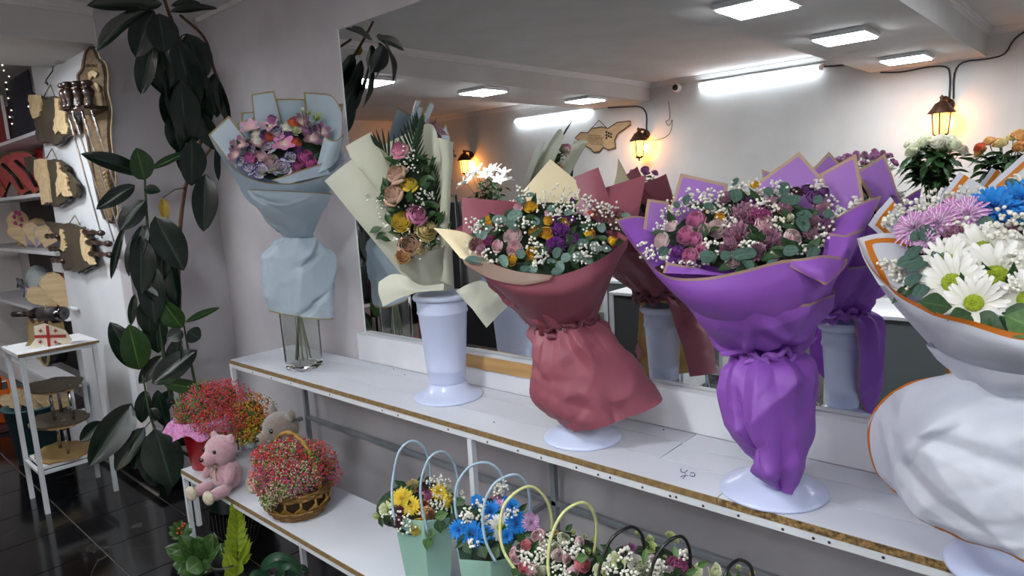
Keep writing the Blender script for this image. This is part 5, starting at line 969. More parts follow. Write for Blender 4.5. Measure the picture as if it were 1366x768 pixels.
for (pts, w_) in (([(365, 790, 0), (352, 758, .04), (368, 742, .05), (392, 748, .05), (400, 765, .05)], .016), ([(372, 790, 0), (345, 765, .06), (330, 772, .08)], .014), ([(375, 790, 0), (385, 760, .05), (372, 752, .08), (350, 760, .1)], .015), ([(378, 790, 0), (400, 758, 0), (415, 765, 0)], .014), ([(370, 790, 0), (372, 765, .1), (385, 755, .12), (402, 768, .12)], .014)):
    P = [c.q(*p_) for p_ in pts]; P = [cr(P, i/16) for i in range(17)]; vs = []
    for i, q_ in enumerate(P):
        tn = (P[min(16, i+1)]-P[max(0, i-1)]).normalized(); sd = tn.cross(c.n+V((0, 0, .5))).normalized()*w_*math.sin(PI*(.1+.88*i/16)); vs += [q_-sd, q_-c.n*.003, q_+sd]
    mb.add(vs, [(i*3+j, i*3+j+1, i*3+j+4, i*3+j+3) for i in range(16) for j in range(2)], 0, [((k % 3)/2, .5) for k in range(51)])
build(mb, 'strap_leaves', leaf_mat('strap_leaf', '22402a', '3f6a4a', '2c5238', .3), t)
# ---------------------------------------------------------------- the other side of the room, seen in the mirror
def cab(x0_, x1_, y0_, y1_, z, label, cols_=('dfe2e4', '4a4b4d'), name='display_cabinet'):
    t = thing(name, ((x0_+x1_)/2, (y0_+y1_)/2, 0), label, 'cabinet'); mt = white_m; mf = mat('cabinet_'+cols_[1], cols_[1], .5)
    mb = MB(); mb.box(((x0_+x1_)/2, (y0_+y1_)/2, z-.012), (x1_-x0_, y1_-y0_, .024), bevel=.003); build(mb, 'top', mt, t)
    for x in (x0_+.015, x1_-.015): mb = MB(); mb.box((x, (y0_+y1_)/2, (z-.024)/2), (.03, y1_-y0_, z-.024)); build(mb, 'side_panel', mt, t)
    mb = MB(); mb.box(((x0_+x1_)/2, y1_-.03, (z-.024)/2+.06), (x1_-x0_-.062, .02, z-.16)); build(mb, 'front_panel', mf, t)
    mb = MB(); mb.box(((x0_+x1_)/2, y1_-.02, .04), (x1_-x0_-.062, .018, .07)); build(mb, 'plinth', mt, t); return t
cab(-2.95, -2.35, -2.9, -2.5, .74, 'white cabinet with dark front across the room, reflected beside the burgundy bouquet')
cab(-2.6, -2.3, -3.45, -3.1, 1.05, 'tall white cabinet with grey panel behind the dark fronted one', ('dfe2e4', '86888a'))
cab(-1.35, .6, -3.1, -2.5, .72, 'long white counter with grey front holding the vases of roses across the room', ('dfe2e4', '6d7476'), 'counter')
cab(-5.2, -3.4, -3.0, -2.5, .62, 'low cabinet across the room carrying the lilies', ('b08a5c', '2c2c2e'), 'low_cabinet')
dark = mat('dark_fabric', '1a1616', .9, '2a2022', 4)
t = thing('clothes_rack', (-4.2, -1.6, 0), 'dark clothes rack reflected at the left edge of the mirror', 'rack')
vase_b = mat('vase_blue', 'b9c6dd', .4); vw = mat('vase_white', 'd9dbe0', .4)
def vase(x, y, z, r, h, m, label, g):
    t = thing('flower_vase', (x, y, z), label, 'vase', g); mb = MB(); mb.lathe([(r*.7, 0), (r*.72, .003), (r, h-.003), (r*1.04, h), (r*.95, h), (r*.68, .02), (0, .02)], (x, y, z+.001), 32); build(mb, 'body', m, t)
def bunch(x, y, z0, z1, w_, fl, cl, n, r, label, seed, nleaf=60, kl='green', cat='flowers'):
    t = thing('flower_bunch', (x, y, z0), label, cat, 'vases of cut flowers across the room'); rnd = random.Random(seed); hs = []
    mb = MB()
    for k in range(n):
        a = k*2.399; q = (k+.5)/n; rr = w_*q**.5; p = V((x+rr*math.cos(a), y+rr*math.sin(a)*.7, z1-.35*rr*q+rnd.uniform(-.02, .02))); hs.append(p)
        mb.tube([V((x+rr*.1*math.cos(a), y, z0)), V((x+rr*.35*math.cos(a), y+rr*.3*math.sin(a), (z0+z1)/2)), p], .0025, 5)
        d = V((math.cos(a)*q, math.sin(a)*q+.45, .9)); flower(t, fl, cl[k % len(cl)], p, d, r*rnd.uniform(.85, 1.1))
    build(mb, 'stems', STEM, t, 'stuff')
    for k in range(nleaf):
        p = hs[k % n]; q = rnd.uniform(.15, .62); b_ = V((x, y, z0)).lerp(p, 1-q*.9); a = rnd.uniform(0, 6.3); d = V((math.cos(a), math.sin(a), rnd.uniform(-.9, .5))); leaf(t, b_, b_+d*.09*rnd.uniform(.8, 1.3), .05, V((0, .4, 1)), kl)
p = atm(1240, 200, 2.6); vase(p.x, p.y, .721, .07, .62, vw, 'tall white vase holding the white roses across the room', 'vases across the room'); bunch(p.x, p.y, 1.33, p.z+.06, .16, 'openrose', ['greenwhite', 'cream'], 16, .046, 'creamy white roses under the right lantern, reflected in the mirror', 1, 200)
p = atm(1345, 195, 2.6); vase(p.x, p.y, .721, .07, .60, vw, 'tall white vase holding the orange roses across the room', 'vases across the room'); bunch(p.x, p.y, 1.3, p.z+.05, .17, 'openrose', ['peach', 'orange', 'creamyellow', 'peach'], 13, .038, 'orange and yellow roses at the right edge of the mirror view', 2, 150)
p = atm(1145, 207, 2.9); vase(p.x, p.y, .721, .07, .60, vw, 'white vase holding the mauve chrysanthemums across the room', 'vases across the room'); bunch(p.x, p.y, 1.3, p.z+.01, .22, 'carnation', ['roseviolet', 'mauve'], 46, .022, 'wide bunch of mauve spray flowers left of the white roses', 3, 60)
p = atm(850, 235, 3.2); 
t2 = cab(p.x-.3, p.x+.2, p.y-.3, p.y+.2, .74, 'white cabinet with grey front under the purple roses across the room', ('dfe2e4', '5a5c5e'))
vase(p.x, p.y, .741, .07, .5, vw, 'white vase holding the purple roses across the room', 'vases across the room'); bunch(p.x, p.y, 1.22, p.z+.06, .14, 'openrose', ['roseviolet'], 7, .04, 'purple roses below the left lantern, reflected in the mirror', 4, 60)
p = atm(648, 300, 2.75); vase(p.x, -2.7, .621, .12, .62, vase_b, 'large pale blue vase holding the lilies across the room', 'vases across the room')
bunch(p.x+.02, -2.7, 1.22, 1.72, .24, 'lily', ['white'], 11, .10, 'white lilies in the pale blue vase beside the orange lit lantern', 5, 70)
t = thing('gypsophila_vase', (p.x+.55, -2.7, 1.2), "cloud of white baby's breath to the right of the lilies", 'flowers'); mb = MB()
for k in range(420):
    a = random.uniform(0, 6.3); q = random.random()**.5; icos(mb, V((p.x+.48+.22*q*math.cos(a), -2.7+.12*q*math.sin(a), 1.38+random.uniform(-.12, .16)*(1-.5*q))), .007, 0)
for k in range(30): a = k*.7; mb.tube([V((p.x+.48, -2.7, 1.1)), V((p.x+.48+.18*math.cos(a), -2.7+.08*math.sin(a), 1.35))], .0015, 4, 1)
build(mb, 'gypsophila', [WHITEP, STEM], t, 'stuff'); vase(p.x+.48, -2.7, .621, .08, .5, vase_b, "small pale blue vase of the white baby's breath across the room", 'vases across the room')
p = atm(868, 392, 2.62); vase(p.x+.02, -2.7, .741, .06, .10, vw, 'small low vase with white spray chrysanthemums on the dark fronted cabinet', 'vases across the room')
bunch(p.x+.02, -2.7, .83, p.z+.04, .12, 'carnation', ['cream'], 26, .02, 'small white spray chrysanthemums on the dark fronted cabinet across the room', 6, 40)
# the rack's frame and garments
t = bpy.data.objects['clothes_rack']
mb = MB(); mb.tube([(-4.75, -1.6, 0), (-4.75, -1.6, 1.55), (-3.65, -1.6, 1.55), (-3.65, -1.6, 0)], .012, 8); build(mb, 'frame', mat('rack_metal', '3a3a3c', .4, metal=.8), t)
for k in range(7):
    mb = MB(); x = -4.62+.14*k; P = []
    for i in range(10):
        q = i/9; P.append([V((x+.03*math.sin(j*.9+k)*q, -1.6+(j/11-.5)*(.34+.1*q), 1.5-q*(.8+.1*(k % 3)))) for j in range(12)])
    gridmesh(mb, P, ''); o = build(mb, 'garment', mat('garment_%d' % k, ['2a1c22', '571d2c', '1a1a22', '3c2a34', '22181a', '6a2034', '1c1c1e'][k], .9), t); md = o.modifiers.new('s', 'SOLIDIFY'); md.thickness = .03
# ---------------------------------------------------------------- rubber plant
RUB = leaf_mat('rubber_leaf', '0c1a12', '2f4a34', '14251a', .28, .55); RUB2 = leaf_mat('rubber_leaf_green', '1f3a16', '55753a', '2b4a1e', .3, .5)
RUBY = leaf_mat('rubber_leaf_yellow', 'b08a1c', 'd8b84a', '8a7418', .45)
pc = Ctx(-3.42, -.36, 0); pc.lim = .0; pc.lean = (230, .0017)
rp = thing('rubber_plant', (-3.42, -.33, 0), 'tall dark rubber plant climbing the left wall to the ceiling', 'plant')
mb = MB(); mb.lathe([(.12, 0), (.15, .02), (.165, .26), (.18, .265), (.18, .30), (.16, .3), (.155, .26), (0, .25)], (-3.42, -.27, 0), 36); build(mb, 'pot', mat('dark_green_plastic', '15302c', .4), rp)
bark = mat('brown_bark', '4a3020', .8, '64452e', 10, bump=.4, bscale=50); gst = mat('green_stem', '2c3a20', .6, '3d4c2a', 12)
def stem(pts, r0, r1, m):
    mb = MB(); P = [pc.q(*p) for p in pts]; P = [cr(P, i/30) for i in range(31)]; mb.tube(P, [ease(r0, r1, i/30) for i in range(31)], 8); build(mb, 'stem', m, rp)
stem([(288, 625, 0), (262, 580, 0), (236, 500, 0), (239, 420, 0), (238, 340, 0), (247, 250, 0), (272, 170, -.03), (255, 95, -.02), (236, 45, 0), (222, 8, 0), (215, -20, 0)], .014, .006, bark)
stem([(285, 625, .03), (240, 600, .05), (206, 570, .08), (190, 500, .08)], .009, .004, gst)
stem([(282, 625, -.02), (232, 540, .02), (214, 440, .03), (200, 340, .05), (194, 262, .05), (193, 236, .05)], .011, .005, gst)
stem([(283, 625, -.03), (262, 520, 0), (252, 470, 0), (245, 432, 0)], .009, .004, gst)
stem([(245, 250, -.06), (300, 160, -.06), (284, 88, -.06), (272, 50, -.05), (240, 20, -.04)], .008, .006, bark)
LV = [  # base u,v,d  tip u,v,d  width px, kind, bend
 (208, 8, .05, 112, 4, .08, 24, 0, .2), (198, 12, .08, 112, 64, .12, 26, 0, .5), (216, 5, .05, 163, 12, .05, 20, 0, .2), (226, 16, .06, 293, 6, .03, 13, 0, .4), (228, 8, .02, 268, 2, 0, 12, 0, .2),
 (205, 14, .06, 176, 80, .10, 36, 0, .4), (212, 18, .1, 222, 74, .13, 42, 0, .4), (204, 48, .05, 186, 130, .08, 27, 0, .2), (214, 58, .06, 222, 124, .08, 32, 0, .2), (206, 20, .02, 196, 60, .04, 26, 0, .3),
 (249, 45, .02, 276, 108, .03, 42, 0, .3), (236, 52, .05, 262, 152, .05, 44, 0, .2), (250, 88, .03, 284, 150, .0, 34, 0, .2), (285, 98, 0, 288, 160, 0, 24, 0, .2), (288, 102, .02, 306, 168, 0, 18, 0, .2),
 (226, 78, .04, 246, 158, .05, 40, 0, .2), (240, 108, .06, 252, 196, .06, 42, 0, .25), (230, 150, .05, 240, 206, .05, 30, 0, .2), (262, 108, .02, 272, 176, .0, 38, 0, .2), (250, 150, .05, 262, 192, .03, 38, 0, .2),
 (256, 186, .06, 257, 251, .05, 38, 0, .2), (274, 232, .04, 272, 311, .04, 36, 0, .2), (241, 186, .03, 246, 236, .03, 18, 0, .2), (291, 190, 0, 291, 243, 0, 10, 0, .1), (268, 150, .02, 290, 205, 0, 30, 0, .2),
 (222, 28, .0, 232, 44, .0, 14, 2, .2), (190, 98, .03, 233, 136, .03, 12, 0, .3), (218, 120, .03, 231, 178, .04, 22, 0, .2),
 (192, 232, .08, 108, 202, .16, 25, 0, .35), (193, 240, .1, 183, 197, .12, 34, 1, .2), (201, 226, .08, 259, 197, .05, 12, 1, .4), (180, 247, .1, 126, 279, .16, 22, 0, .5), (192, 252, .1, 214, 254, .13, 16, 0, .3),
 (194, 267, .08, 158, 308, .1, 30, 0, .25), (217, 264, .03, 222, 297, .05, 15, 2, .3), (207, 288, .09, 246, 362, .08, 44, 0, .15), (165, 303, .08, 147, 374, .1, 11, 0, .1), (188, 314, .1, 189, 394, .11, 36, 0, .15),
 (197, 300, .06, 168, 370, .08, 28, 0, .2), (199, 350, .08, 206, 432, .08, 36, 0, .15), (190, 350, .04, 226, 415, .04, 40, 0, .15), (222, 330, .05, 238, 412, .05, 26, 0, .15), (205, 306, .04, 214, 380, .05, 40, 0, .1), (192, 384, .08, 212, 396, .1, 14, 0, .2),
 (190, 300, .1, 176, 352, .1, 16, 0, .1), (180, 392, .06, 174, 436, .06, 12, 0, .2), (208, 410, .03, 209, 474, .03, 36, 0, .2), (198, 395, .04, 200, 450, .04, 32, 0, .2), (228, 380, .02, 234, 440, .02, 24, 0, .2),
 (186, 493, .1, 173, 432, .14, 40, 1, .2), (182, 491, .07, 147, 428, .09, 34, 0, .2), (203, 512, .08, 264, 464, .06, 36, 0, .35), (216, 509, .1, 285, 524, .08, 22, 1, .5), (216, 474, .05, 184, 514, .07, 22, 0, .3), (194, 520, .05, 188, 566, .06, 22, 0, .2),
 (176, 538, .12, 118, 624, .22, 42, 0, .25), (136, 562, .09, 106, 590, .13, 22, 0, .3), (193, 570, .11, 149, 630, .16, 28, 0, .3), (190, 578, .1, 180, 628, .13, 26, 0, .2), (207, 571, .14, 230, 653, .2, 54, 0, .2), (197, 596, .1, 206, 652, .12, 28, 0, .2),
 (220, 564, .06, 256, 594, .05, 34, 0, .3), (210, 520, .06, 222, 574, .06, 24, 0, .2), (200, 545, .07, 215, 560, .08, 16, 0, .3), (206, 600, .06, 226, 664, .08, 30, 0, .2),
 (243, 437, .06, 214, 401, .08, 32, 1, .3), (247, 430, .05, 297, 406, .02, 11, 1, .6), (250, 442, .04, 268, 452, .03, 26, 0, .2), (244, 442, .07, 222, 452, .1, 22, 0, .4), (240, 450, .03, 226, 500, .03, 26, 0, .2), (230, 520, .02, 205, 560, .02, 24, 0, .2)]
for (u0, v0, d0, u1, v1, d1, wpx, k, bd) in LV:
    a = pc.q(u0, v0, d0); b = pc.q(u1, v1, d1); me = leaf_mesh('rub%d_%.1f' % (k, bd), (RUB, RUB2, RUBY)[k], bd, .22, 'long', 12)
    wd = wpx/F*(a-CAM).length*.9; L = (b-a).length; tw_ = random.uniform(-.5, .5)
    o = put('leaf', me, rp, frame(a, b-a, pc.n*1+pc.r*tw_+V((0, 0, .35)), (wd, L, L*.7)))
    if k == 2: o['label'] = 'yellowed leaf'
    if k == 1: o['label'] = 'fresh lighter green leaf'
mb = MB()
for a in ((236, 60, 250, 45), (238, 75, 252, 50), (205, 48, 208, 25), (210, 560, 193, 571), (250, 250, 217, 264)): 
    p, q_ = pc.q(a[0], a[1], .02), pc.q(a[2], a[3], .03); mb.tube([p, (p+q_)/2+V((0, 0, .015)), q_], .003, 5)
build(mb, 'leaf_stalk', gst, rp)
# ---------------------------------------------------------------- things hanging on the white wall
bd_m = mat('dark_board', '4f4536', .7, '3b3328', 6); rod_m = mat('dark_turned_wood', '2a1a12', .3, '3a241a', 8, coat=.4); chrome = mat('chrome', 'c8c8cc', .15, metal=1)
def W(y): return lambda u, v: at(u, v, y=y)
def ragged(o, amp=1.3, sub=4):
    r = []
    for i, a in enumerate(o):
        b = o[(i+1) % len(o)]
        for k in range(sub):
            q = k/sub; e = noise.noise(V((a[0]+q*3, a[1]*1.3, q*5)))*amp*2 if k else 0
            r.append((ease(a[0], b[0], q)+e, ease(a[1], b[1], q)+noise.noise(V((a[1], q*7, a[0])))*amp*2*(k > 0)))
    return r
def board_thing(outl, lights, hang, label, rods=()):
    outl = ragged(outl); lights = [ragged(l, .9) for l in lights]
    f0, f1, f2 = W(YW-.012), W(YW-.035), W(YW-.05); c = f1(*outl[0])
    t = thing('map_plaque', c, label, 'wall plaque', 'map-shaped wooden plaques on the white wall')
    n = len(outl); cu = sum(p[0] for p in outl)/n; cv = sum(p[1] for p in outl)/n
    mb = MB(); mb.prism([f0(p[0]+3, p[1]+2) for p in outl], .02, (0, -1, 0)); build(mb, 'back_layer', rod_m, t)
    mb = MB(); mb.prism([f1(*p) for p in outl], .014, (0, -1, 0)); bd = build(mb, 'board', bd_m, t)
    for lt in lights: mb = MB(); mb.prism([f2(*p) for p in lt], .01, (0, -1, 0)); build(mb, 'carved_figure', carve_m, t)
    mb = MB(); mb.tube([f1(*p) for p in hang], .0035, 6); build(mb, 'hanger_cord', mat('twine', '7d7466', .9), t)
    for a, b in rods:
        p, q_ = W(YW-.055)(*a), W(YW-.055)(*b); mb = MB(); K = 12
        mb.tube([p.lerp(q_, i/K) for i in range(K+1)], [.013+.005*math.sin(i*1.3) for i in range(K+1)], 10); build(mb, 'drinking_horn', rod_m, t)
board_thing([(41, 126), (54, 126), (63, 133), (75, 128), (88, 130), (89, 140), (89, 148), (97, 150), (104, 157), (105, 166), (103, 177), (96, 178), (88, 182), (84, 190), (77, 193), (68, 189), (57, 190), (52, 186), (50, 179), (49, 160), (44, 155), (42, 148)],
 [[(40, 127), (55, 126), (57, 140), (54, 155), (46, 158), (41, 142)], [(75, 131), (80, 131), (81, 147), (89, 149), (90, 164), (93, 172), (91, 179), (84, 178), (81, 174), (76, 180), (73, 170), (76, 150)]],
 [(59, 128), (67, 113), (73, 128)], 'topmost dark map plaque on the white wall with two pale carved figures')
board_thing([(35, 210), (47, 209), (58, 216), (68, 213), (82, 213), (90, 220), (94, 231), (100, 238), (105, 243), (106, 254), (104, 262), (94, 264), (88, 270), (80, 274), (70, 271), (58, 271), (55, 250), (48, 232), (38, 226)],
 [[(48, 213), (62, 212), (65, 230), (70, 270), (64, 269), (58, 273), (55, 250), (48, 235)], [(77, 216), (81, 217), (82, 228), (91, 236), (92, 248), (97, 261), (88, 262), (84, 256), (78, 263), (76, 245), (79, 232)]],
 [(62, 211), (69, 198), (76, 212)], 'middle map plaque in front of the red heart boxes, long pale carved strip at left')
board_thing([(63, 295), (78, 297), (94, 297), (105, 301), (115, 303), (118, 312), (122, 316), (123, 324), (126, 330), (128, 353), (117, 357), (108, 363), (98, 357), (88, 359), (84, 341), (81, 325), (78, 312), (70, 306)],
 [[(82, 305), (86, 308), (87, 320), (90, 330), (87, 335), (82, 333), (84, 318), (81, 312)], [(109, 306), (113, 306), (115, 317), (121, 323), (123, 338), (129, 352), (122, 353), (114, 345), (110, 330)]],
 [(93, 297), (100, 287), (107, 300)], 'lowest map plaque with three dark drinking horns laid across it', [((112, 309), (137, 311)), ((116, 323), (147, 325)), ((120, 338), (149, 340)), ((62, 315), (78, 315)), ((67, 332), (82, 332)), ((70, 347), (85, 348))])
# skewer rack
outl = [(106, 100), (112, 92), (114, 80), (117, 68), (123, 63), (129, 68), (133, 78), (140, 85), (143, 100), (143, 122), (148, 146), (147, 182), (153, 232), (153, 262), (156, 284), (152, 296), (142, 292), (136, 276), (128, 240), (120, 190), (110, 140)]
f = W(YW-.008); g = W(YW-.022); t = thing('skewer_rack', f(125, 150), 'tall carved wooden wall rack holding long metal skewers with turned handles', 'wall rack')
mb = MB(); mb.prism([f(*p) for p in outl], .016, (0, -1, 0)); build(mb, 'back_board', mat('walnut_board', '7d6a4c', .6, '5c4a33', 4, stretch=(2, 2, 14)), t)
mb = MB(); mb.tube([cr([g(*p) for p in outl+outl[:1]], i/90) for i in range(91)], .008, 6); build(mb, 'dark_border', darkedge, t)
mb = MB(); mb.tube([cr([g(p[0]+1.6, p[1]) for p in outl[4:16]], i/60) for i in range(61)], .005, 6); build(mb, 'pale_border', carve_m, t)
mb = MB()
for pts in ([(118, 98), (121, 95), (126, 94), (131, 98), (128, 104), (124, 101), (120, 107)], [(127, 110), (131, 112), (134, 118), (133, 124), (129, 118)]): mb.prism([W(YW-.03)(*p) for p in pts], .004, (0, -1, 0))
for k in range(9): mb.tube([W(YW-.03)(137+k*1.2, 232+k*5), W(YW-.034)(143+k*.9, 228+k*5.5), W(YW-.03)(141+k*1.2, 238+k*5)], .006, 5)
build(mb, 'carving', carve_m, t, 'stuff')
mb = MB(); strokes(mb, W(YW-.027), 112, 86, 18, 8, 3, .0016); build(mb, 'lettering', darkedge, t, 'stuff')
mb = MB(); a, b = at(90, 149, y=YW-.12), at(141, 147, y=YW-.03); mb.box(((a+b)/2)+V((.02, .01, 0)), ((b-a).length*.95, .13, .018), bevel=.004); build(mb, 'rack_shelf', rod_m, t)
hp = [(.0, 0), (.013, .004), (.016, .02), (.009, .03), (.014, .036), (.009, .043), (.014, .05), (.012, .06), (.017, .09), (.02, .12), (.014, .15), (.009, .155), (.017, .165), (.02, .185), (.014, .2), (0, .205)]
for (u, v0, v1, yy, ue, ve) in ((89, 147, 108, .1, 140, 318), (95, 146, 106, .13, 144, 322), (108, 146, 105, .12, 150, 318), (121, 145, 104, .11, 156, 300)):
    p = at(u, v0-2, y=YW-yy); top = at(u, v1, y=YW-yy); k = (top.z-p.z)/.205
    sk = thing('skewer', p, {89: 'leftmost', 95: 'second', 108: 'third', 121: 'rightmost'}[u]+' long metal skewer with dark turned handle in the wall rack', 'skewer', 'metal skewers in the wall rack')
    mb = MB(); mb.lathe([(r*1.35, z*k) for r, z in hp], p, 16); build(mb, 'handle', rod_m, sk)
    e0 = V((p.x+.005, p.y, p.z-.01)); e1 = V((p.x+.03, YW-.03, at(ue, ve, y=YW-.03).z)); mb = MB(); K = 40
    mb.tube([e0.lerp(e1, i/K) for i in range(K+1)], [(.010 if i % 2 else .006) if 1 < i < 9 else .0045 for i in range(K+1)], 8); build(mb, 'rod', chrome, sk)
t = thing('wall_socket', W(YW)(78, 78), 'small surface-mounted cable box with hook near the top of the white wall', 'cable box')
mb = MB(); mb.box(at(79, 77, y=YW-.02), (.075, .04, .055), bevel=.005); build(mb, 'box', mat('old_plastic', 'b9b5ab', .6, 'a49f94', 20), t)
mb = MB(); mb.tube([at(71, 86, y=YW-.01), at(70, 95, y=YW-.03), at(61, 107, y=YW-.03), at(64, 113, y=YW-.02), at(60, 110, y=YW-.02)], .0035, 6); build(mb, 'hook', wire_m, t)
# ---------------------------------------------------------------- niche with gift shelves
XN = -5.15
nm = mat('niche_dark', '3a3436', .8, '2c282b', 3)
sh_me = []
ns = thing('gift_shelving', (-6.2, -.3, .5), 'white gift shelving recessed in the wall at the far left', 'shelving')
for z in (2.115, 1.725, 1.335, .9):
    mb = MB(); mb.box(((-7.6+XN)/2, -.32, z-.012), (XN+7.6, .36, .024), bevel=.002); build(mb, 'shelf_board', white_m, ns)
mb = MB(); mb.box(((-7.6+XN)/2, -.1245, 1.4), (XN+7.6, .009, 2.3)); build(mb, 'back_panel', nm, ns)
t = thing('party_backdrop', (-5.9, -.45, 2.2), 'dark blue sheet with tiny fairy lights at the top of the gift shelving', 'backdrop')
mb = MB(); mb.box((-5.55, -.47, 2.31), (.62, .01, .38)); build(mb, 'dark_sheet', mat('navy_cloth', '0e1226', .8, '181a30', 9), t)
mb = MB(); mb.box((-6.35, -.49, 2.27), (.95, .012, .30)); build(mb, 'red_sheet', mat('red_print', '8c1724', .6, '70121d', 9), t)
mb = MB(); mb.box((-5.875, -.5, 2.27), (.02, .016, .30)); build(mb, 'white_edging', white_m, t)
bm_ = emit('fairy_light', (1, .86, .6), 1.5)
mb = MB(); mb.ball((0, 0, 0),   .0045, 8, 6); bme = mb.mesh('fairy_bulb', bm_)
for u, v in ((5, 94), (8, 110), (9, 119), (11, 131), (15, 147), (16, 165), (12, 102), (38, 142), (3, 87), (13, 156)): put('fairy_bulb', bme, t, Matrix.Translation(at(u, v, y=-.485)))
def heart(w_, n=28):
    r = []
    for i in range(n):
        a = 2*PI*i/n; x = 16*math.sin(a)**3; y = 13*math.cos(a)-5*math.cos(2*a)-2*math.cos(3*a)-math.cos(4*a); r.append((x/32*w_, (y+17)/32*w_))
    return r
redb = mat('red_box', 'b0202c', .5, '98161f', 5); band = mat('black_band', '171518', .5); woodh = mat('pale_wood', 'c4ad88', .65, 'b39a72', 3, stretch=(2, 2, 12))
def heart_thing(name, x, y, z, w_, th, m, label, cat, group, tilt=0, trimm=None):
    t = thing(name, (x, y, z), label, cat, group); R = Matrix.Rotation(1.0, 3, 'Z') @ Matrix.Rotation(tilt, 3, 'Y')
    mb = MB(); mb.prism([V((x, y, z))+R @ V((a, 0, b)) for a, b in heart(w_)], th, R @ V((0, 1, 0))); build(mb, 'body', m, t)
    mb = MB(); mb.tube([V((x, y, z))+R @ V((a*1.02, -.003, b*1.02)) for a, b in heart(w_)], .0025, 6, closed=True); build(mb, 'rim', trimm or m, t)
    return t
for i, (u, v, w_, l) in enumerate(((3, 258, .36, 'red heart box with gold ribbon at the very left of its shelf'), (25, 256, .36, 'red heart box with a black band, front middle of the shelf'), (44, 255, .34, 'red heart box behind the middle map plaque'), )):
    p = at(u, v-2, y=-.36); p.z = 1.727; t = heart_thing('heart_box', p.x, -.36, 1.727, w_, .06, redb, l, 'box', 'red heart boxes on the gift shelf', [-.3, .35, .2][i], mat('box_gold', 'a5813a', .4))
    mb = MB(); q_ = V((p.x, -.36, 1.727)); Rz = Matrix.Rotation(1.0, 3, 'Z'); mb.tube([q_+Rz @ V(w3) for w3 in ((-.08, -.012, .26), (-.01, -.014, .17), (.03, -.012, .06))], .012 if i else .005, 6); build(mb, 'ribbon', band if i else M['box_gold'], t)
for i, (x, z) in enumerate(((-6.1, 1.83), (-5.75, 1.84))):
    t = thing('round_box', (x, -.26, 1.727), ['red round gift box stacked behind the heart boxes at left', 'red round gift box with grey band behind the heart boxes'][i], 'box', 'round gift boxes'); R = Matrix.Rotation(PI/2, 3, 'X')
    mb = MB(); mb.lathe([(.17, -.05), (.17, .05)], (x, -.24, z+.075), 30, R=R); build(mb, 'body', redb, t)
    mb = MB(); mb.tube([(x-.06, -.30, z+.22), (x-.08, -.31, z+.1), (x-.05, -.30, z-.05)], .02, 6); build(mb, 'band', mat('grey_band', '8e8a86', .6), t)
for i, (u, w_, tl) in enumerate(((24, .3, .5), (36, .2, -.1), (48, .2, .25), (60, .17, .3))):
    p = at(u, 330, y=-.40); heart_thing('wooden_heart', p.x, -.40, 1.337, w_, .006, woodh, ['large pale wooden heart leaning on the second gift shelf', 'wooden heart cut-out just right of the large one', 'scalloped wooden heart in the middle of the row', 'smallest wooden heart at the right end of the row'][i], 'heart ornament', 'wooden hearts on the gift shelf', tl, carve_m)
t = thing('gift_bag', (-6.2, -.33, 1.337), 'lilac and magenta wrapped gift at the left of the wooden hearts', 'gift')
mb = MB(); mb.box((-6.2, -.32, 1.42), (.3, .16, .165), bevel=.02); build(mb, 'package', mat('lilac_wrap', '8d85a5', .5, 'b9b4c6', 9), t)
mb = MB()
for k in range(14): 
    a = k*.9; mb.ball((-6.42+.11*math.cos(a), -.41, 1.55+.06*math.sin(a)), .03, 8, 6, sc=(1, .4, .6))
build(mb, 'bow', mat('magenta_ribbon', '9a1f63', .4), t, 'stuff')
t = thing('gift_box', (-5.45, -.3, .902), 'red upright gift box with a white lid on the third shelf', 'box')
mb = MB(); mb.box((-5.4, -.28, 1.06), (.34, .2, .31), bevel=.003); build(mb, 'body', redb, t)
mb = MB(); mb.box((-5.5, -.40, 1.22), (.2, .05, .08), bevel=.003); build(mb, 'white_lid', white_m, t)
cloths = [((-6.35, -.40, .902), 'white and grey baby blanket bundle tied with a bow on the third shelf', 'a9b3b6', .15), ((-6.05, -.43, .902), 'pale blue knitted bundle with bow on the third shelf', '8b9fbd', .10), ((-5.86, -.45, .902), 'pink fabric bundle between the blue bundle and wooden hearts', 'c99aa8', .12)]
for i, (p, l, col, r) in enumerate(cloths):
    t = thing('fabric_bundle', p, l, 'fabric bundle', 'fabric bundles on the third gift shelf'); mb = MB(); mb.ball((p[0], p[1]+.05, p[2]+r*.95), r, 20, 14, sc=(1.1, .6, .95))
    mb.v = [tuple(V(q_)+V((0, 0, 0))+(V(q_)-V(p)).normalized()*.02*noise.noise(V(q_)*22)) for q_ in mb.v]; build(mb, 'bundle', mat('fabric_%d' % i, col, .9, None, bump=.5, bscale=60), t)
    mb = MB()
    mb.tube([(p[0]+q_[0]*.07, p[1]-.06+q_[1], p[2]+r+q_[2]*.04) for q_ in ((0, 0, 0), (-.7, -.02, 1), (-1, -.02, -.5), (0, 0, 0), (1, -.02, -.5), (.7, -.02, 1), (0, 0, 0))], .012, 6)
    build(mb, 'bow', mat('bow_%d' % i, ['6d7274', '6b86b8', 'e6bcc6'][i], .5), t)
for i, (x, w_, tl) in enumerate(((-5.66, .24, -.45), (-5.42, .3, .15))): heart_thing('wooden_heart', x, -.42-.02*i, .904, w_, .006, woodh, ['wooden heart leaning left beside the pink bundle', 'tall pointed wooden heart at the end of the third shelf'][i], 'heart ornament', 'wooden hearts on the gift shelf', tl, carve_m)
lc = thing('low_counter', (-5.9, -.6, 0), 'low white counter below the gift shelving', 'counter')
zc = at(0, 470, y=-.62).z
mb = MB(); mb.box(((-7.4-4.95)/2, -.56, zc-.015), (2.45, .14, .03), bevel=.003); build(mb, 'counter_top', white_m, lc)
mb = MB(); mb.box(((-7.4-4.95)/2, -.58, zc-.11), (2.43, .02, .16)); build(mb, 'apron', white_m, lc)
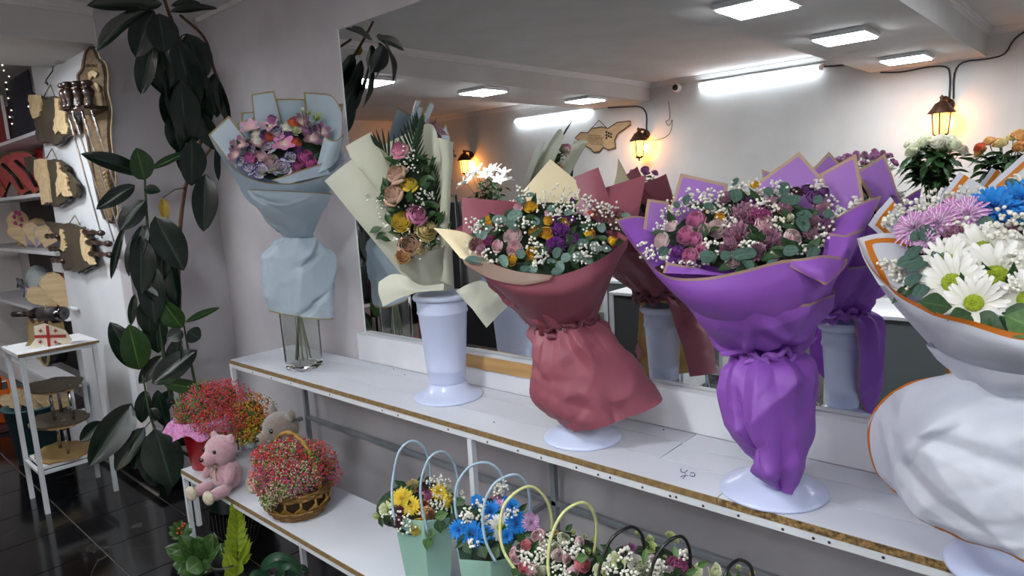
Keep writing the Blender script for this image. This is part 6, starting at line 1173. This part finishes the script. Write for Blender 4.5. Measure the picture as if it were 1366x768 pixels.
mb = MB(); mb.box((-5.0, -.56, (zc-.19)/2), (.05, .1, zc-.19)); build(mb, 'leg', white_m, lc)
for i, (x, z) in enumerate(((-6.05, zc), (-5.75, zc))):
    t = thing('hat_box', (x, -.35, z), ['round hat box with gold rim lying at the left end of the low counter', 'dark red round box with black band leaning behind the wine bottle'][i], 'box', 'round boxes on the low counter'); R = Matrix.Rotation(PI/2, 3, 'X') @ Matrix.Rotation(0, 3, 'Z')
    r = .17-.02*i; c = V((x+.0, -.44-.03*i, z+r+.005)); mb = MB(); mb.lathe([(r, -.06), (r, .06)], c, 32, R=R); build(mb, 'body', mat(['hat_rose', 'hat_black'][i], ['4c2a30', '16120f'][i], .6), t)
    mb = MB(); mb.tube([c+R @ V((r*1.01*math.cos(a*.2618), r*1.01*math.sin(a*.2618), .06)) for a in range(24)], .010, 6, closed=True); build(mb, 'gold_rim', mat('gold_rim', '9a8358', .4), t)
t = thing('tote_bag', (-6.4, -.4, zc), 'pale tote bag with a dark handle behind the round boxes', 'bag')
mb = MB(); mb.box((-6.3, -.3, zc+.17), (.5, .12, .3), bevel=.03); build(mb, 'body', mat('canvas', 'a29a8c', .8), t)
mb = MB(); mb.tube([(-6.35, -.37, zc+.30), (-6.32, -.39, zc+.2), (-6.2, -.39, zc+.17), (-6.1, -.37, zc+.25), (-6.08, -.37, zc+.31)], .012, 6); build(mb, 'handle', band, t)
t = thing('shopping_basket', (-5.9, -.75, .05), 'orange plastic basket on the floor under the low counter', 'basket')
p = at(8, 540, y=-.72)
mb = MB(); mb.lathe([(.15, 0), (.19, .02), (.22, .2), (.235, .2), (.235, .215), (.21, .215), (.18, .03), (0, .03)], (p.x-.05, -.7, p.z-.13), 4, R=Matrix.Rotation(PI/4, 3, 'Z'), sx=1.2, sy=.6); build(mb, 'basket_body', mat('orange_plastic', 'c05a10', .5), t)
mb = MB(); mb.tube([(p.x-.2, -.7, p.z+.07), (p.x-.16, -.7, p.z+.2), (p.x+.1, -.7, p.z+.2), (p.x+.14, -.7, p.z+.07)], .008, 6); build(mb, 'handle', M['orange_plastic'], t)
sbx = thing('basket_stand', (p.x-.05, -.7, 0), 'dark crate under the orange plastic basket', 'crate'); mb = MB(); mb.box((p.x-.05, -.7, (p.z-.13)/2-.001), (.36, .2, p.z-.134), bevel=.005); build(mb, 'body', mat('red_brown', '3c1a14', .7), sbx)
t = thing('teal_bin', (-5.35, -.72, 0), 'teal plastic bin full of pale wooden cut-outs under the counter', 'bin')
mb = MB(); mb.lathe([(.13, 0), (.17, .36), (.18, .36), (.18, .375), (.16, .37), (.12, .02), (0, .02)], (-5.2, -.74, 0), 24); build(mb, 'bin_body', mat('teal_plastic', '2e5660', .5), t)
for i in range(5): heart_thing('wooden_cutout', -5.28+.07*i, -.80+.03*i, .33+.02*(i % 2), .15, .006, woodh, ['leftmost', 'second', 'middle', 'fourth', 'rightmost'][i]+' pale wooden heart cut-out standing in the teal bin', 'cut-out', 'wooden cut-outs in the teal bin', -.4+.2*i, carve_m)
# ---------------------------------------------------------------- the little white stand
st = thing('plant_stand', (-4.35, -.8, 0), 'small white metal stand with two boards beside the white wall', 'stand')
SX0, SX1, SY0, SY1, ZT = -4.51, -4.20, -.955, -.62, .885
for x in (SX0, SX1):
    for y in (SY0, SY1): rail(st, (x, y, .01), (x, y, ZT-.03), metal_w, .022, 'leg')
for z in (ZT-.028, .225):
    for y in (SY0, SY1): rail(st, (SX0+.022, y, z), (SX1-.022, y, z), metal_w, .018)
    for x in (SX0, SX1): rail(st, (x, SY0+.022, z), (x, SY1-.022, z), metal_w, .018)
for z in (ZT, .253):
    mb = MB(); mb.box(((SX0+SX1)/2, (SY0+SY1)/2, z-.008), (SX1-SX0+(.05 if z == ZT else -.03), SY1-SY0+(.04 if z == ZT else -.03), .016)); bo = build(mb, 'board', white_m, st)
    if z == ZT: mb = MB(); mb.box((SX1+.0265, (SY0+SY1)/2, z-.009), (.003, SY1-SY0+.04, .013)); build(mb, 'raw_edge', chip_m, bo)
tl = thing('tiered_tray', (-4.35, -.79, .253), 'three-tier wooden serving tray of map-shaped plates on the white stand', 'tiered tray')
def blob(cx, cy, rx, ry, z, seed, th=.008):
    pts = []
    for i in range(44):
        a = 2*PI*i/44; k = 1+.22*noise.noise(V((math.cos(a)*1.6+seed, math.sin(a)*1.6, seed)))+.10*noise.noise(V((math.cos(a)*6+seed, math.sin(a)*6, 0))); pts.append(V((cx+rx*k*math.cos(a), cy+ry*k*math.sin(a), z)))
    mb = MB(); mb.prism(pts, th, (0, 0, 1)); return mb
for i, (z, m) in enumerate(((.256, 'tray_pale'), (.45, 'tray_dark'), (.645, 'tray_dark'))):
    build(blob(-4.36, -.8, .2, .13, z, i*3.7), 'tray_plate', mat(m, {'tray_pale': 'a98b5c', 'tray_dark': '5f5442'}[m], .6, {'tray_pale': '957849', 'tray_dark': '4e4436'}[m], 5), tl)
    if i: build(blob(-4.36, -.8, .17, .11, z-.012, i*3.7+1), 'tray_plate', M['tray_pale'], tl)
mb = MB()
for x in (-4.44, -4.29): build(MB().tube([(x, -.8, .262), (x, -.8, .46)], .009, 10), 'chrome_post', chrome, tl)
for x in (-4.47, -4.33, -4.25): build(MB().tube([(x, -.83 if x == -4.33 else -.76, .46), (x, -.83 if x == -4.33 else -.76, .656)], .009, 10), 'chrome_post', chrome, tl)
# wine bottle on its wooden cradle
wb = Ctx(-4.33, -.8, ZT); wb.lim = 9
t = thing('bottle_cradle', (-4.33, -.8, ZT), 'wooden bottle cradle with a red cross flag on the white stand', 'bottle holder')
mb = MB(); mb.prism([wb.q(*p, .078) for p in [(45, 435), (60, 431), (75, 436), (87, 440), (96, 452), (92, 463), (78, 456), (70, 463), (66, 468), (58, 459), (50, 464), (42, 467), (40, 461), (47, 452)]], .008, wb.n); build(mb, 'flag_panel', mat('flag_cream', 'e2d9c2', .6), t)
mb = MB(); mb.prism([wb.q(*p, .088) for p in [(61, 434), (65, 434), (68, 464), (64, 465)]], .003, wb.n); mb.prism([wb.q(*p, .088) for p in [(46, 447), (88, 446), (88, 450), (46, 451)]], .003, wb.n)
for (u, v) in ((54, 441), (74, 441), (54, 456), (74, 456)):
    mb.prism([wb.q(*p, .088) for p in [(u-2.5, v-.8), (u+2.5, v-.8), (u+2.5, v+.8), (u-2.5, v+.8)]], .003, wb.n); mb.prism([wb.q(*p, .0885) for p in [(u-.8, v-2.5), (u+.8, v-2.5), (u+.8, v+2.5), (u-.8, v+2.5)]], .003, wb.n)
build(mb, 'red_cross', mat('flag_red', 'a32a22', .6), t)
for du, dd in ((0, -.05), (26, .06)):
    mb = MB(); mb.prism([wb.q(u+du, v, dd) for (u, v) in [(38, 425), (44, 431), (54, 430), (58, 424), (60, 437), (63, 448), (66, 460), (60, 464), (52, 457), (44, 459), (38, 466), (34, 461), (40, 450), (38, 438)]], .009, wb.n); build(mb, 'cradle_leg', mat('cradle_wood', '9b8158', .6, '87703f', 4), t)
t = thing('wine_bottle', wb.q(60, 418, 0), 'dark wine bottle with pale label lying on the wooden cradle', 'bottle')
b0 = wb.q(18, 419, -.09); b1 = wb.q(86, 418, .14); ax = (b1-b0); L_ = ax.length; Rb = ax.to_track_quat('Z', 'Y').to_matrix()
mb = MB(); mb.lathe([(0, 0), (.014, 0), (.015, .02), (.015, .09), (.022, .11), (.037, .15), (.038, L_-.01), (.034, L_), (.012, L_-.012), (0, L_-.014)], b0, 28, R=Rb); build(mb, 'glass', mat('bottle_glass', '120a10', .08, coat=.5), t)
mb = MB(); mb.lathe([(.0154, -.001), (.0156, .07)], b0, 20, R=Rb); build(mb, 'foil', mat('foil_dark', '1c1618', .4), t)
mb = MB(); mb.lathe([(.0385, L_*.55), (.0386, L_*.9)], b0, 28, R=Rb); build(mb, 'label', mat('bottle_label', '2a1c1c', .6, '161014', 30), t)
mb = MB(); q0 = b0.lerp(b1, .72)+V((0, 0, .039)); mb.box(q0, (.05, .03, .002), R=Rb); build(mb, 'neck_tag', carve_m, t)
t = thing('wall_peg', at(98, 412, y=YW), 'white peg sticking out from behind the wine bottle', 'peg'); mb = MB(); p = at(107, 412, y=YW-.001); mb.tube([p+V((-.16, -.02, 0)), p+V((0, -.02, 0))], .012, 10); build(mb, 'peg', white_m, t)
